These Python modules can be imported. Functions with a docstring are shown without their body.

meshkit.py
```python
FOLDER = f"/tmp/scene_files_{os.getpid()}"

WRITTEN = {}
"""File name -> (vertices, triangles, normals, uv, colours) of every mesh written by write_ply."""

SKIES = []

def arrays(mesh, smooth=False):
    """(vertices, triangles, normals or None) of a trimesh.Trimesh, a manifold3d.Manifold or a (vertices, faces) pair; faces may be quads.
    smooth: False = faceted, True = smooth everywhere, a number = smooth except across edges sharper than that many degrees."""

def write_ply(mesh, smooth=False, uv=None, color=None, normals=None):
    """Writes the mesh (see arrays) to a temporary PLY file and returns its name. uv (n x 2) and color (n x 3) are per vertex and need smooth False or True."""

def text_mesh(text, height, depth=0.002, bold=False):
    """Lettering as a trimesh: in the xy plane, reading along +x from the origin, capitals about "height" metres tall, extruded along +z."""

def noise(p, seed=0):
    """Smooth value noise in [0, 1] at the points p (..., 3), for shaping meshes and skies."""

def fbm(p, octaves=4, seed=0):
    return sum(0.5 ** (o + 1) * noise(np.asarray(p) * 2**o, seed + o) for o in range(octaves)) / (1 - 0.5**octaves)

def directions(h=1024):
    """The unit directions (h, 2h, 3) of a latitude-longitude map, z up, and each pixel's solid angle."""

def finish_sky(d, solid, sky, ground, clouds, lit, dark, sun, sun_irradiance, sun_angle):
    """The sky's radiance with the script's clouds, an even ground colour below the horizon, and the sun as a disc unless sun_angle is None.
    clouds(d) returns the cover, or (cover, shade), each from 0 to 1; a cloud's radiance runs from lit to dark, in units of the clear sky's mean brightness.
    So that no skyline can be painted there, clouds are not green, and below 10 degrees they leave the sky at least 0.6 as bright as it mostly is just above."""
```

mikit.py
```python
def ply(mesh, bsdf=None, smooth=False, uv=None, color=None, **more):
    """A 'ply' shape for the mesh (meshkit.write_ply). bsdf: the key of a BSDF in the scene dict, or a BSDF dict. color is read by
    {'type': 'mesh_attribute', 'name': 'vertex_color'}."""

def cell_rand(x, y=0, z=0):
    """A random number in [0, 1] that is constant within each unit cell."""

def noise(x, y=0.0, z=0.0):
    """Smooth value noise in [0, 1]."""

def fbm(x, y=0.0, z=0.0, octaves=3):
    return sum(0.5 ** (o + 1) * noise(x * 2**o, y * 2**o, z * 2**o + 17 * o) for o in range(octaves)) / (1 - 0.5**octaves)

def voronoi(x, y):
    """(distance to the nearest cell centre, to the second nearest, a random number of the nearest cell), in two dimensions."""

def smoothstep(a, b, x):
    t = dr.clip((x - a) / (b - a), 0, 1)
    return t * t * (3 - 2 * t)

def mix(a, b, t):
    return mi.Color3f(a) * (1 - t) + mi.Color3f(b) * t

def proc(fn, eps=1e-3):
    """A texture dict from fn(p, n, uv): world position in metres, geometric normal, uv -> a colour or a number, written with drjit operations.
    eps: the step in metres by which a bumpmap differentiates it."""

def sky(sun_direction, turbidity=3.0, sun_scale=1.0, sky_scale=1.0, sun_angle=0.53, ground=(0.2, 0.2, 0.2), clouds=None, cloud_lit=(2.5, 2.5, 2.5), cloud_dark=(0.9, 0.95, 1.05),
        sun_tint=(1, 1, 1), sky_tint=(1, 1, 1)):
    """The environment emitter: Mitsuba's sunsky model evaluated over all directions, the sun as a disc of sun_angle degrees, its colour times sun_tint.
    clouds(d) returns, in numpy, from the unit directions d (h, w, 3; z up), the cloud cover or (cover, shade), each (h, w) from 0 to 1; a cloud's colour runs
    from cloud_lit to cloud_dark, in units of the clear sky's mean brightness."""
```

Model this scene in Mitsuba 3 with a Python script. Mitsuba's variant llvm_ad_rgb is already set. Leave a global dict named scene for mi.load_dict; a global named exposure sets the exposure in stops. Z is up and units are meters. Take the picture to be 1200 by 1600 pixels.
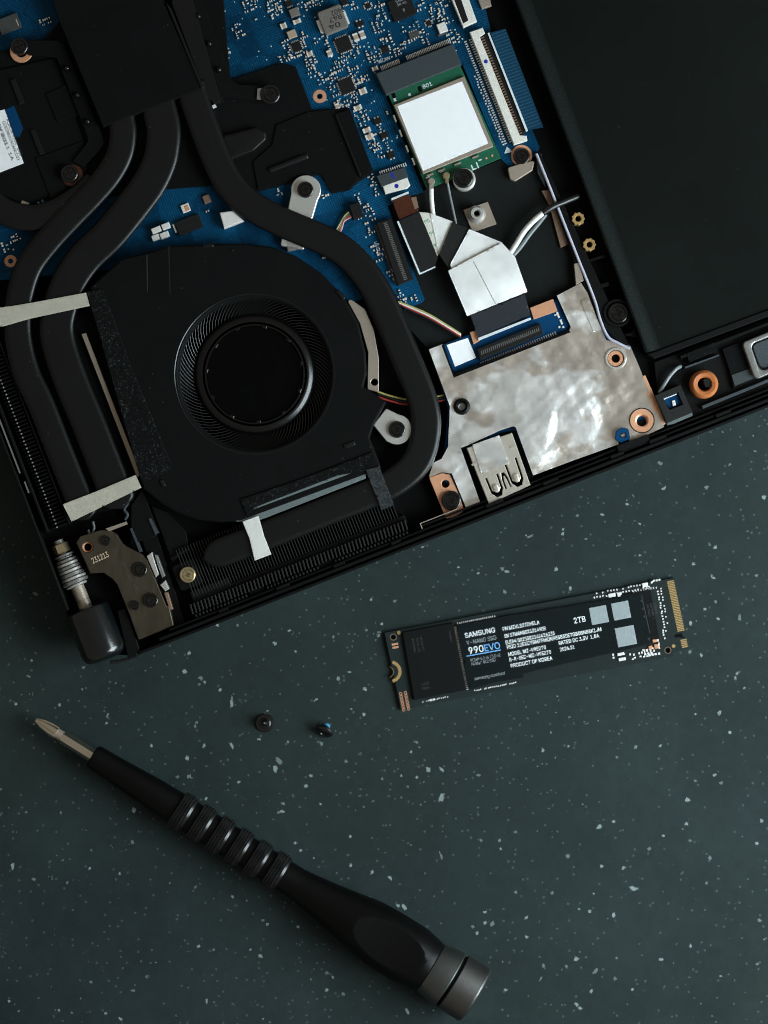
import math, random
import numpy as np, trimesh, shapely, manifold3d
from shapely.geometry import Polygon, Point, LineString
from shapely import affinity
import mapbox_earcut as earcut
from scipy.spatial import Delaunay
import drjit as dr, mitsuba as mi
import mikit, meshkit
from mikit import proc, noise, fbm, voronoi, smoothstep, mix, cell_rand

T = mi.ScalarTransform4f
scene, labels = {}, {}
rng = random.Random(7)
nrg = np.random.default_rng(11)

# ------------------------------------------------------------------ camera
S, H = 0.1731e-3, 0.80            # metres of table per tracing unit, camera height
scene['camera'] = {'type': 'perspective', 'fov_axis': 'y', 'fov': math.degrees(2 * math.atan(800 * S / H)),
                   'near_clip': 0.05, 'far_clip': 20.0,
                   'to_world': T().look_at(origin=[0, 0, H], target=[0, 0, 0], up=[0, 1, 0])}
exposure = 0.0

# ------------------------------------------------------------------ light
# a soft window-like lamp low on the right (a little towards the viewer) and a weak, slightly warm room around
def panel(key, az, el, dist, w, h, rad, label):
    a, e = math.radians(az), math.radians(el)
    o = [dist * math.cos(e) * math.cos(a), dist * math.cos(e) * math.sin(a), dist * math.sin(e)]
    scene[key] = {'type': 'rectangle', 'to_world': T().look_at(origin=o, target=[0, 0, 0], up=[0, 0, 1]) @ T().scale([w / 2, h / 2, 1]),
                  'emitter': {'type': 'area', 'radiance': {'type': 'rgb', 'value': rad}}}
    labels[key] = {'label': label, 'category': 'lamp'}
KEY = 13.8
panel('window_lamp', -15, 33, 0.50, 0.37, 0.325, [KEY * .84, KEY * .985, KEY * 1.03], 'large soft daylight lamp standing low to one side of the table')
scene['room_light'] = {'type': 'constant', 'radiance': {'type': 'rgb', 'value': [.200, .188, .162]}}

# ------------------------------------------------------------------ materials
def rgb(*c): return {'type': 'rgb', 'value': list(c)}
def mat(key, base, rough=.5, metal=0., spec=.5, coat=0., bump=None, bscale=1., **kw):
    d = {'type': 'principled', 'base_color': base if isinstance(base, dict) else rgb(*base), 'roughness': rough, 'metallic': metal, 'specular': spec}
    if coat: d['clearcoat'], d['clearcoat_gloss'] = coat, .85
    d.update(kw)
    if bump is not None: d = {'type': 'bumpmap', 'arbitrary': bump, 'scale': bscale, 'bsdf': d}
    scene[key] = {'type': 'twosided', 'bsdf': d}

def board_frame(p):
    return p.x * .9304 + p.y * .3665, -p.x * .3665 + p.y * .9304
def desk_col(p, n, uv):
    m = fbm(p.x * 45, p.y * 45, 3., 4); f = noise(p.x * 2600, p.y * 2600); g = fbm(p.x * 420, p.y * 420, 9., 3)
    d, _, w = voronoi(p.x * 620, p.y * 620)
    dust = dr.select((w > .90) & (d < .13 + .1 * noise(p.x * 3000, p.y * 3000)), 1., 0.)
    b = .72 + .42 * m + .12 * (f - .5) + .20 * (g - .5); h = fbm(p.x * 14, p.y * 14, 7., 2)
    return mix(mi.Color3f(.0180 * b, .0280 * b, (.0275 + .008 * (h - .5)) * b), (.075, .095, .093), dust * .75)
def pcb_col(p, n, uv):
    u, v = board_frame(p)
    a = noise(u * 170, v * 170, 1.); b = noise(u * 90, v * 90, 4.)
    lu = smoothstep(.62, .80, dr.abs(dr.sin(u * 5200))) * smoothstep(.50, .56, a)
    lv = smoothstep(.62, .80, dr.abs(dr.sin(v * 5200))) * smoothstep(.48, .54, b) * dr.select(a < .50, 1., 0.)
    d, _, w = voronoi(u * 900, v * 900)
    via = dr.select((d < .16) & (w > .72), 1., 0.)
    t = .8 * dr.maximum(lu, lv)
    c = mix((.0005, .031, .074), (.0030, .066, .150), t)
    return mix(c, (.02, .10, .20), via * .5) * (.55 + .8 * fbm(u * 45, v * 45, 2., 3))
def foil_col(p, n, uv):
    a = fbm(p.x * 75 + 3, p.y * 120, 5., 4); b = fbm(p.x * 300, p.y * 300, 2., 3)
    t = smoothstep(.46, .58, a) * .8
    c = mix((.93, .925, .91), (.53, .44, .36), t)
    return c * (.66 + .62 * b)
def foil_bump(p, n, uv):
    r = dr.abs(fbm(p.x * 170, p.y * 170, 1., 3) - .5) * 2
    return .00007 * r + 0.00007 * fbm(p.x * 900, p.y * 900, 4., 3)
def speck(p, n, uv):                       # black coating with dust and faint mottling
    d, _, w = voronoi(p.x * 260, p.y * 260)
    s = dr.select((w > .93) & (d < .035), 1., 0.)
    m = .85 + .3 * fbm(p.x * 120, p.y * 120, p.z * 120, 3)
    return mix((.0046 * m, .0049 * m, .0050 * m), (.06, .065, .065), s)
def foam_col(p, n, uv):
    f = noise(p.x * 4200, p.y * 4200, p.z * 4200); g = noise(p.x * 1500, p.y * 1500, 3.)
    s = smoothstep(.66, .86, f) * smoothstep(.25, .6, g)
    return mix((.0034, .0036, .0036), (.030, .034, .034), s)
def tape_col(p, n, uv):
    u, v = board_frame(p)
    w = .5 + .5 * dr.sin(u * 14000) * dr.sin(v * 14000)
    m = .80 + .18 * fbm(u * 260, v * 260, 1., 3) + .10 * w
    return mi.Color3f(.43, .405, .335) * m
def greytape_col(p, n, uv):
    f = noise(p.x * 3800, p.y * 3800, 1.)
    return mi.Color3f(.028, .031, .033) * (.5 + 1.5 * f * f)
def brush_col(p, n, uv):
    m = .75 + .5 * fbm(p.x * 900, p.y * 250, 1., 3)
    return mi.Color3f(.062, .050, .034) * m
def film_col(p, n, uv):
    m = .8 + .4 * fbm(p.x * 200, p.y * 200, 2., 3)
    return mi.Color3f(.74, .74, .73) * m
def bat_col(p, n, uv):
    m = .70 + .60 * fbm(p.x * 30, p.y * 30, 6., 4)
    d, _, w = voronoi(p.x * 190, p.y * 190)
    s = dr.select((w > .95) & (d < .03), 1., 0.)
    return mix((.0048 * m, .0063 * m, .0056 * m), (.05, .055, .055), s)
def grain(p, n, uv): return .00003 * noise(p.x * 3500, p.y * 3500, p.z * 3500)

mat('m_desk', proc(desk_col), .6, spec=.12)
mat('m_fleck', (.205, .245, .240), .6, spec=.12)
mat('m_fleckdim', (.125, .153, .150), .6, spec=.12)
mat('m_black', proc(speck), .6, spec=.05, bump=proc(grain, 1e-4))
mat('m_floor', (.0085, .0100, .0096), .6, spec=.06)
mat('m_pipe', proc(speck), .35, spec=.26)
mat('m_case', (.0026, .0028, .0029), .46, spec=.14)
mat('m_pit', (.0016, .0017, .0018), .7, spec=.08)
mat('m_gloss', (.0012, .0013, .0014), .27, spec=.45)
mat('m_hubcap', (.0009, .0009, .0011), .25, spec=.10)
mat('m_lip', (.0046, .0052, .0054), .30, spec=.6)
mat('m_blade', (.0120, .0126, .0130), .34, spec=1.)
mat('m_fin', (.0075, .0082, .0085), .40, spec=.5)
mat('m_battery', proc(bat_col), .6, spec=.05)
mat('m_rim', (.0050, .0072, .0068), .5, spec=.10)
mat('m_pcb', proc(pcb_col), .45, spec=.08)
mat('m_pcbblue', (.0008, .036, .105), .42, spec=.12)
mat('m_ribbon', (.0016, .028, .062), .38, spec=.3)
mat('m_ribbonline', (.006, .060, .105), .4, spec=.3)
mat('m_green', (.0085, .085, .046), .42, spec=.3)
mat('m_white', (.80, .81, .83), .6, spec=.2)
mat('m_silk', (.55, .60, .62), .6, spec=.2)
mat('m_ffc', proc(film_col), .34, metal=.2, spec=.5)
mat('m_ffcwhite', (.60, .58, .52), .5, spec=.3)
mat('m_slate', (.020, .024, .030), .40, spec=.3)
mat('m_stiff', (.0150, .0150, .0150), .5, spec=.12)
mat('m_ivory', (.62, .60, .55), .45, spec=.4)
mat('m_tanmetal', (.36, .30, .245), .42, metal=.55)
mat('m_brown', (.20, .125, .085), .5, metal=.3)
mat('m_kapton', (.050, .012, .005), .3, spec=.5)
mat('m_copper', (.60, .30, .175), .42, metal=.35)
mat('m_orange', (.36, .115, .035), .5, spec=.3)
mat('m_gold', (.50, .33, .14), .34, metal=.55)
mat('m_brass', (.42, .34, .20), .30, metal=.75)
mat('m_silver', (.56, .55, .52), .30, metal=.6)
mat('m_steel', (.33, .33, .32), .28, metal=.75)
mat('m_tin', (.78, .77, .74), .38, metal=.4)
mat('m_usb', (.62, .57, .49), .28, metal=.6)
mat('m_foil', proc(foil_col), .27, metal=.72, bump=proc(foil_bump, 2e-4))
mat('m_foam', proc(foam_col), .9, spec=.1)
mat('m_tape', proc(tape_col), .8, spec=.1)
mat('m_whitetape', (.60, .59, .56), .7, spec=.15)
mat('m_greytape', proc(greytape_col), .8, spec=.1)
mat('m_film', (.115, .140, .142), .45, metal=.2, spec=.3)
mat('m_hinge', proc(brush_col), .42, metal=.6)
mat('m_barrel', (.0030, .0042, .0046), .20, spec=.6)
mat('m_chip', (.0105, .0105, .0105), .5, spec=.12)
mat('m_chipgrey', (.045, .048, .047), .5, spec=.25)
mat('m_inductor', (.135, .122, .108), .6, spec=.2)
mat('m_capacitor', (.33, .26, .195), .5, spec=.3)
mat('m_slot', (.034, .043, .048), .5, spec=.25)
mat('m_bluemark', (.004, .015, .25), .5)
mat('m_screw', (.0040, .0040, .0040), .22, spec=.5)
mat('m_screwblack', (.0030, .0030, .0034), .22, spec=.7)
mat('m_threadlock', (.03, .17, .30), .5)
mat('m_ssd', (.0155, .0215, .0210), .5, spec=.08)
mat('m_ssdchip', (.0062, .0072, .0070), .5, spec=.08)
mat('m_sticker', (.0050, .0080, .0090), .42, spec=.1)
mat('m_print', (.66, .70, .70), .6, spec=.2)
mat('m_printdim', (.27, .30, .31), .6, spec=.2)
mat('m_printblue', (.13, .34, .62), .6, spec=.2)
mat('m_patch', (.26, .30, .31), .6, spec=.2)
mat('m_ink', (.018, .018, .02), .6, spec=.2)
mat('m_greenink', (.03, .22, .10), .6, spec=.2)
mat('m_laser', (.045, .046, .044), .6, spec=.2)
mat('m_engrave', (.46, .36, .26), .5, spec=.3)
mat('m_handle', (.0016, .0016, .0016), .40, spec=.16)
mat('m_ring', (.0038, .0040, .0042), .32, spec=.45)
mat('m_cap', (.125, .122, .118), .46, metal=1.)
mat('m_collar', (.135, .142, .140), .46, metal=1.)
mat('m_bit', (.74, .66, .53), .27, metal=1.)
mat('m_coaxwhite', (.70, .70, .68), .4, spec=.4)
mat('m_coaxgrey', (.16, .18, .19), .35, spec=.5)
mat('m_coaxblack', (.006, .006, .007), .35, spec=.5)
mat('m_wirelilac', (.40, .40, .48), .4, spec=.4)
mat('m_wirered', (.34, .035, .03), .4)
mat('m_wireyellow', (.40, .36, .12), .4)
mat('m_wiregreen', (.08, .18, .08), .4)
mat('m_wirepink', (.50, .25, .28), .4)
mat('m_speakermesh', (.034, .040, .041), .7, spec=.2)

# ------------------------------------------------------------------ helpers
def P(x, y, z=0.):
    """tracing units on the table and a height in millimetres -> metres"""
    z = z * 1e-3; k = S * (1 - z / H)
    return np.array([(x - 600) * k, (800 - y) * k, z])
def PP(pts, z=0.): return np.array([P(x, y, z)[:2] for x, y in pts])
MM = 1e-3
counts = {}
def put(name, mesh, bsdf, smooth=False, parent='laptop', label=None, kind=None, **more):
    key = f'{parent}__{name}' if parent else name
    n = counts.get(key, -1) + 1; counts[key] = n
    if n: key += f'_{n:03d}'
    if isinstance(mesh, (list,)): mesh = cat(mesh)
    scene[key] = mikit.ply(mesh, bsdf, smooth=smooth, **more)
    if label or kind:
        labels[key] = {}
        if label: labels[key]['label'] = label
        if kind: labels[key]['kind'] = kind
    return key
def cat(ms):
    vs, fs, o = [], [], 0
    for m in ms:
        v, f = (m.vertices, m.faces) if hasattr(m, 'vertices') else m
        vs.append(np.asarray(v)); fs.append(np.asarray(f) + o); o += len(v)
    return trimesh.Trimesh(np.vstack(vs), np.vstack(fs), process=False)
def ccw(p, sign=1):
    p = np.asarray(p, float); a = np.sum(p[:, 0] * np.roll(p[:, 1], -1) - np.roll(p[:, 0], -1) * p[:, 1])
    return p if a * sign > 0 else p[::-1]
def inset(p, d):
    """every corner moved d into the solid side (left of the ring's direction), mitred"""
    a, b = p - np.roll(p, 1, 0), np.roll(p, -1, 0) - p
    a /= np.linalg.norm(a, axis=1, keepdims=True) + 1e-15; b /= np.linalg.norm(b, axis=1, keepdims=True) + 1e-15
    na, nb = np.stack([-a[:, 1], a[:, 0]], 1), np.stack([-b[:, 1], b[:, 0]], 1)
    m = na + nb; q = np.maximum(np.sum(m * na, 1, keepdims=True), .5)
    return p + d * m / q
def prism(poly, z0, z1, b=0., c=None, holes=(), units=True):
    """a solid over the outline, heights in mm; top edge chamfered b units wide and c mm deep"""
    c = c if c is not None else b * S * 1000
    rings = [ccw(PP(poly, z1) if units else np.asarray(poly), 1)] + [ccw(PP(h, z1) if units else np.asarray(h), -1) for h in holes]
    levels = [(z0, 0.), (z1 - c, 0.)] if b else [(z0, 0.), (z1, 0.)]
    if b: levels += [(z1 - c * .3, b * S * .3), (z1, b * S)]
    vs, fs, o = [], [], 0
    first = []
    for r in rings:
        n = len(r)
        for z, d in levels:
            q = inset(r, d) if d else r
            vs.append(np.column_stack([q, np.full(n, z * MM)]))
        i = np.arange(n); j = (i + 1) % n
        for l in range(len(levels) - 1):
            A, B = o + l * n, o + (l + 1) * n
            fs += [np.stack([A + i, A + j, B + j], 1), np.stack([A + i, B + j, B + i], 1)]
        first.append((o, n)); o += n * len(levels)
    V = np.vstack(vs)
    for lev, flip in ((len(levels) - 1, False), (0, True)):
        idx = np.concatenate([np.arange(f0 + lev * n, f0 + (lev + 1) * n) for f0, n in first])
        ends = np.cumsum([n for _, n in first]).astype(np.uint32)
        t = earcut.triangulate_float64(V[idx][:, :2].copy(), ends).reshape(-1, 3)
        t = idx[t]
        e1, e2 = V[t[:, 1]] - V[t[:, 0]], V[t[:, 2]] - V[t[:, 0]]
        s = e1[:, 0] * e2[:, 1] - e1[:, 1] * e2[:, 0]
        t[s < 0] = t[s < 0][:, [0, 2, 1]]
        fs.append(t[:, ::-1] if flip else t)
    return trimesh.Trimesh(V, np.vstack(fs), process=False)
ANG = 21.5
def rect(x, y, w, h, ang=ANG):
    a = math.radians(ang); u, v = np.array([math.cos(a), -math.sin(a)]), np.array([math.sin(a), math.cos(a)])
    return [tuple(np.array([x, y]) + sx * w / 2 * u + sy * h / 2 * v) for sx, sy in ((-1, -1), (1, -1), (1, 1), (-1, 1))]
def box(x, y, w, h, z0, z1, ang=ANG, b=0., c=None): return prism(rect(x, y, w, h, ang), z0, z1, b, c)
def rnd(poly, r, seg=5):
    g = Polygon(poly)
    while g.buffer(-r * 1.02, join_style=2).is_empty: r *= .8
    g = g.buffer(-r, join_style=2).buffer(r, quad_segs=seg)
    g = g if g.geom_type == 'Polygon' else max(g.geoms, key=lambda a: a.area)
    g = g.buffer(r, join_style=2).buffer(-r, quad_segs=seg)
    return list(g.simplify(.05).exterior.coords)[:-1]
def circ(x, y, r, n=28, a0=0): return [(x + r * math.cos(a0 + 2 * math.pi * i / n), y + r * math.sin(a0 + 2 * math.pi * i / n)) for i in range(n)]
def spline(pts, n=8):
    p = np.asarray(pts, float); p = np.vstack([2 * p[0] - p[1], p, 2 * p[-1] - p[-2]]); out = []
    for i in range(1, len(p) - 2):
        for t in np.linspace(0, 1, n, endpoint=False):
            a, b, c, d = p[i - 1:i + 3]
            out.append(.5 * (2 * b + (c - a) * t + (2 * a - 5 * b + 4 * c - d) * t * t + (3 * b - a - 3 * c + d) * t ** 3))
    return np.array(out + [p[-2]])
def quadgrid(n, m, close=True):
    i, j = np.meshgrid(np.arange(n - 1), np.arange(m if close else m - 1), indexing='ij')
    q = np.stack([i * m + j, i * m + (j + 1) % m, (i + 1) * m + (j + 1) % m, (i + 1) * m + j], -1).reshape(-1, 4)
    return np.vstack([q[:, [0, 1, 2]], q[:, [0, 2, 3]]])
def fixn(m):
    m = trimesh.Trimesh(m[0], m[1], process=False); 
    if m.volume < 0: m.invert()
    return m
def closed(rows):
    """rings of points (k, n, 3) -> a closed solid"""
    V = np.asarray(rows, float); k, n, _ = V.shape
    r0, r1 = np.abs(V[0] - V[0].mean(0)).max(), np.abs(V[-1] - V[-1].mean(0)).max()
    if r0 > 1e-6 and r1 > 1e-6:
        if np.allclose(V[0], V[-1]): V = V[:-1]; k -= 1
        i, j = np.meshgrid(np.arange(k), np.arange(n), indexing='ij'); ii, jj = (i + 1) % k, (j + 1) % n
        q = np.stack([i * n + j, i * n + jj, ii * n + jj, ii * n + j], -1).reshape(-1, 4)
        return fixn((V.reshape(-1, 3), np.vstack([q[:, [0, 1, 2]], q[:, [0, 2, 3]]])))
    c0, c1 = V[0].mean(0), V[-1].mean(0)
    a = 1 if np.abs(V[0] - c0).max() < 1e-6 else 0; b = k - 1 if np.abs(V[-1] - c1).max() < 1e-6 else k
    V = V[a:b]; k = len(V); j = np.arange(n); jn = (j + 1) % n
    f = np.vstack([quadgrid(k, n), np.stack([np.full(n, k * n), jn, j], 1), np.stack([np.full(n, k * n + 1), (k - 1) * n + j, (k - 1) * n + jn], 1)])
    return fixn((np.vstack([V.reshape(-1, 3), c0, c1]), f))
def flat_tube(path, halfw, z0, z1, tips=(0, 0), n=8, m=28, pw=4.0):
    """a flattened pipe along a plan path; halfw in units; z0, z1 numbers or per point"""
    w = np.interp(np.linspace(0, 1, (len(path) - 1) * n + 1), np.linspace(0, 1, len(path)), np.broadcast_to(halfw, (len(path),)))
    p = spline(path, n); N = len(p)
    zz0 = np.interp(np.linspace(0, 1, N), np.linspace(0, 1, len(path)), np.broadcast_to(z0, (len(path),)))
    zz1 = np.interp(np.linspace(0, 1, N), np.linspace(0, 1, len(path)), np.broadcast_to(z1, (len(path),)))
    s = np.concatenate([[0], np.cumsum(np.linalg.norm(np.diff(p, axis=0), axis=1))])
    for d, L in ((s, tips[0]), (s[-1] - s, tips[1])):
        if L:
            k = np.clip(d / L, 0, 1); w = w * np.sqrt(np.clip(1 - (1 - k) ** 2, .0025, 1))
    t = np.gradient(p, axis=0); t /= np.linalg.norm(t, axis=1, keepdims=True); nr = np.stack([-t[:, 1], t[:, 0]], 1)
    a = np.arange(m) * 2 * math.pi / m
    # stadium-like section: round flanks, flat top
    cx, cz = np.sign(np.cos(a)) * np.abs(np.cos(a)) ** (2 / pw), np.sign(np.sin(a)) * np.abs(np.sin(a)) ** (2 / 2.6)
    V = np.zeros((N, m, 3))
    for i in range(N):
        zm, zh = (zz0[i] + zz1[i]) / 2, (zz1[i] - zz0[i]) / 2
        # the flank's rounding has a fixed width (about the pipe's thickness)
        e = min(w[i], 11.); off = np.where(np.abs(cx) > 0, np.sign(np.cos(a)) * (w[i] - e) + e * np.cos(a), 0)
        off = np.where(np.abs(np.cos(a)) < 1e-6, 0, off)
        for j in range(m): V[i, j] = P(p[i, 0] + nr[i, 0] * off[j], p[i, 1] + nr[i, 1] * off[j], zm + zh * cz[j])
    v = V.reshape(-1, 3); f = quadgrid(N, m)
    c0, c1 = len(v), len(v) + 1
    v = np.vstack([v, V[0].mean(0), V[-1].mean(0)]); j = np.arange(m)
    f = np.vstack([f, np.stack([np.full(m, c0), (j + 1) % m, j], 1), np.stack([np.full(m, c1), (N - 1) * m + j, (N - 1) * m + (j + 1) % m], 1)])
    return fixn((v, f))
def wire(pts, r, n=8, m=8):
    """a round wire; points (x, y, z mm), r in units"""
    p = np.array([P(*q) for q in spline(pts, n)]); r = r * S
    t = np.gradient(p, axis=0); t /= np.linalg.norm(t, axis=1, keepdims=True)
    up = np.array([0, 0, 1.]); a = np.cross(t, up); a /= np.linalg.norm(a, axis=1, keepdims=True) + 1e-12; b = np.cross(a, t)
    an = np.arange(m) * 2 * math.pi / m
    v = (p[:, None] + r * (np.cos(an)[None, :, None] * a[:, None] + np.sin(an)[None, :, None] * b[:, None])).reshape(-1, 3)
    N = len(p); c0, c1 = len(v), len(v) + 1; v = np.vstack([v, p[0], p[-1]]); j = np.arange(m)
    f = np.vstack([quadgrid(N, m), np.stack([np.full(m, c0), (j + 1) % m, j], 1), np.stack([np.full(m, c1), (N - 1) * m + j, (N - 1) * m + (j + 1) % m], 1)])
    return fixn((v, f))
def lathe(x, y, prof, n=36):
    """a turned solid about a vertical axis; profile of (radius in units, height mm) from the axis outwards and back"""
    c = P(x, y, max(z for _, z in prof)); a = np.arange(n) * 2 * math.pi / n
    pr = prof if prof[0][0] == 0 or prof[0] == prof[-1] or min(r for r, _ in prof) > 0 and 0 else prof
    pr = [(r if r > 0 else 1e-3, z) for r, z in pr]
    V = np.array([[[c[0] + r * S * math.cos(q), c[1] + r * S * math.sin(q), z * MM] for q in a] for r, z in pr])
    return closed(V)
def ring(x, y, r0, r1, z0, z1, n=36, ch=.15):
    d = ch / (S * 1000) * .8
    return lathe(x, y, [(r0, z0), (r0, z1 - ch), (r0 + min(d, (r1 - r0) / 3), z1), (r1 - min(d, (r1 - r0) / 3), z1), (r1, z1 - ch), (r1, z0), (r0, z0)], n)
def sheet(poly, zfun, holes=(), step=3.0, thick=.12):
    """a thin sheet that follows zfun(x, y) in mm"""
    g = Polygon(poly, holes).buffer(0); pts = []
    for r in [g.exterior, *g.interiors]:
        L = r.length; k = max(4, int(L / step))
        pts += [r.interpolate(i * L / k).coords[0] for i in range(k)] + list(r.coords[:-1])
    x0, y0, x1, y1 = g.bounds; gx, gy = np.meshgrid(np.arange(x0, x1, step), np.arange(y0, y1, step))
    q = np.stack([gx.ravel(), gy.ravel()], 1) + nrg.uniform(-.25, .25, (gx.size, 2)) * step
    inner = g.buffer(-step * .45)
    q = q[shapely.contains_xy(inner, q[:, 0], q[:, 1])]
    pts = np.unique(np.round(np.vstack([np.array(pts), q]), 4), axis=0)
    tri = Delaunay(pts).simplices; cen = pts[tri].mean(1)
    tri = tri[shapely.contains_xy(g.buffer(.01), cen[:, 0], cen[:, 1])]
    V = np.array([P(x, y, zfun(x, y)) for x, y in pts])
    e1, e2 = V[tri[:, 1]] - V[tri[:, 0]], V[tri[:, 2]] - V[tri[:, 0]]
    s = e1[:, 0] * e2[:, 1] - e1[:, 1] * e2[:, 0]; tri = tri[np.abs(s) > 1e-13]; s = s[np.abs(s) > 1e-13]
    tri[s < 0] = tri[s < 0][:, [0, 2, 1]]
    W = V - [0, 0, thick * MM]; n = len(V)
    e = np.vstack([tri[:, [0, 1]], tri[:, [1, 2]], tri[:, [2, 0]]]); key = np.sort(e, 1)
    _, inv, cnt = np.unique(key, axis=0, return_inverse=True, return_counts=True); be = e[cnt[inv.ravel()] == 1]
    side = np.vstack([np.stack([be[:, 0], be[:, 0] + n, be[:, 1] + n], 1), np.stack([be[:, 0], be[:, 1] + n, be[:, 1]], 1)])
    return trimesh.Trimesh(np.vstack([V, W]), np.vstack([tri, tri[:, ::-1] + n, side]), process=False)
def lettering(text, x, y, cap, z, ang=ANG, width=None, bold=False, zf=None):
    m = meshkit.text_mesh(text, cap * S, .02 * MM, bold)
    v = np.array(m.vertices)
    if width: v[:, 0] *= width * S / (v[:, 0].max() - v[:, 0].min())
    a = math.radians(ang); R = np.array([[math.cos(a), -math.sin(a)], [math.sin(a), math.cos(a)]])
    v[:, :2] = v[:, :2] @ R.T; v += P(x, y, z)
    if zf: v[:, 2] += np.array([zf(q[0] / S + 600, 800 - q[1] / S) - z for q in v]) * MM
    return trimesh.Trimesh(v, m.faces, process=False)
def screw(x, y, r, z, bsdf='m_screw', name='screw', parent='laptop', label=None, slot=.5, ang=.4, h=.9):
    """a low pan head with a cross recess"""
    m = lathe(x, y, [(0, z - h), (r, z - h), (r, z - h * .4), (r * .95, z - h * .12), (r * .88, z), (r * .74, z - h * .04), (r * .67, z - .30 * h), (r * .62, z - .30 * h), (r * .57, z - .03 * h), (r * .5, z), (0, z)], 40)
    a = manifold3d.Manifold(manifold3d.Mesh(np.asarray(m.vertices, np.float32), np.asarray(m.faces, np.uint32)))
    k = []
    for q in (ang, ang + math.pi / 2):
        k.append(prism(rect(x, y, r * slot * 1.9, r * .25, math.degrees(q)), z - h * .85, z + .3))
    try:
        mm = trimesh.Trimesh(m.vertices, m.faces); mm.merge_vertices()
        k = [trimesh.Trimesh(t.vertices, t.faces) for t in k]
        mm = trimesh.boolean.difference([mm] + k, engine='manifold')
        if len(mm.faces): m = mm
    except Exception: pass
    return put(name, m, bsdf, 25, parent, label)
def lug(x, y, r, body): return list(Polygon(circ(x, y, r, 40)).union(Polygon(body)).exterior.coords)[:-1]
def fb(x, y, f, seed=0, o=3): return float(meshkit.fbm(np.array([x * f, y * f, seed * 3.7]), o, seed))

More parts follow.
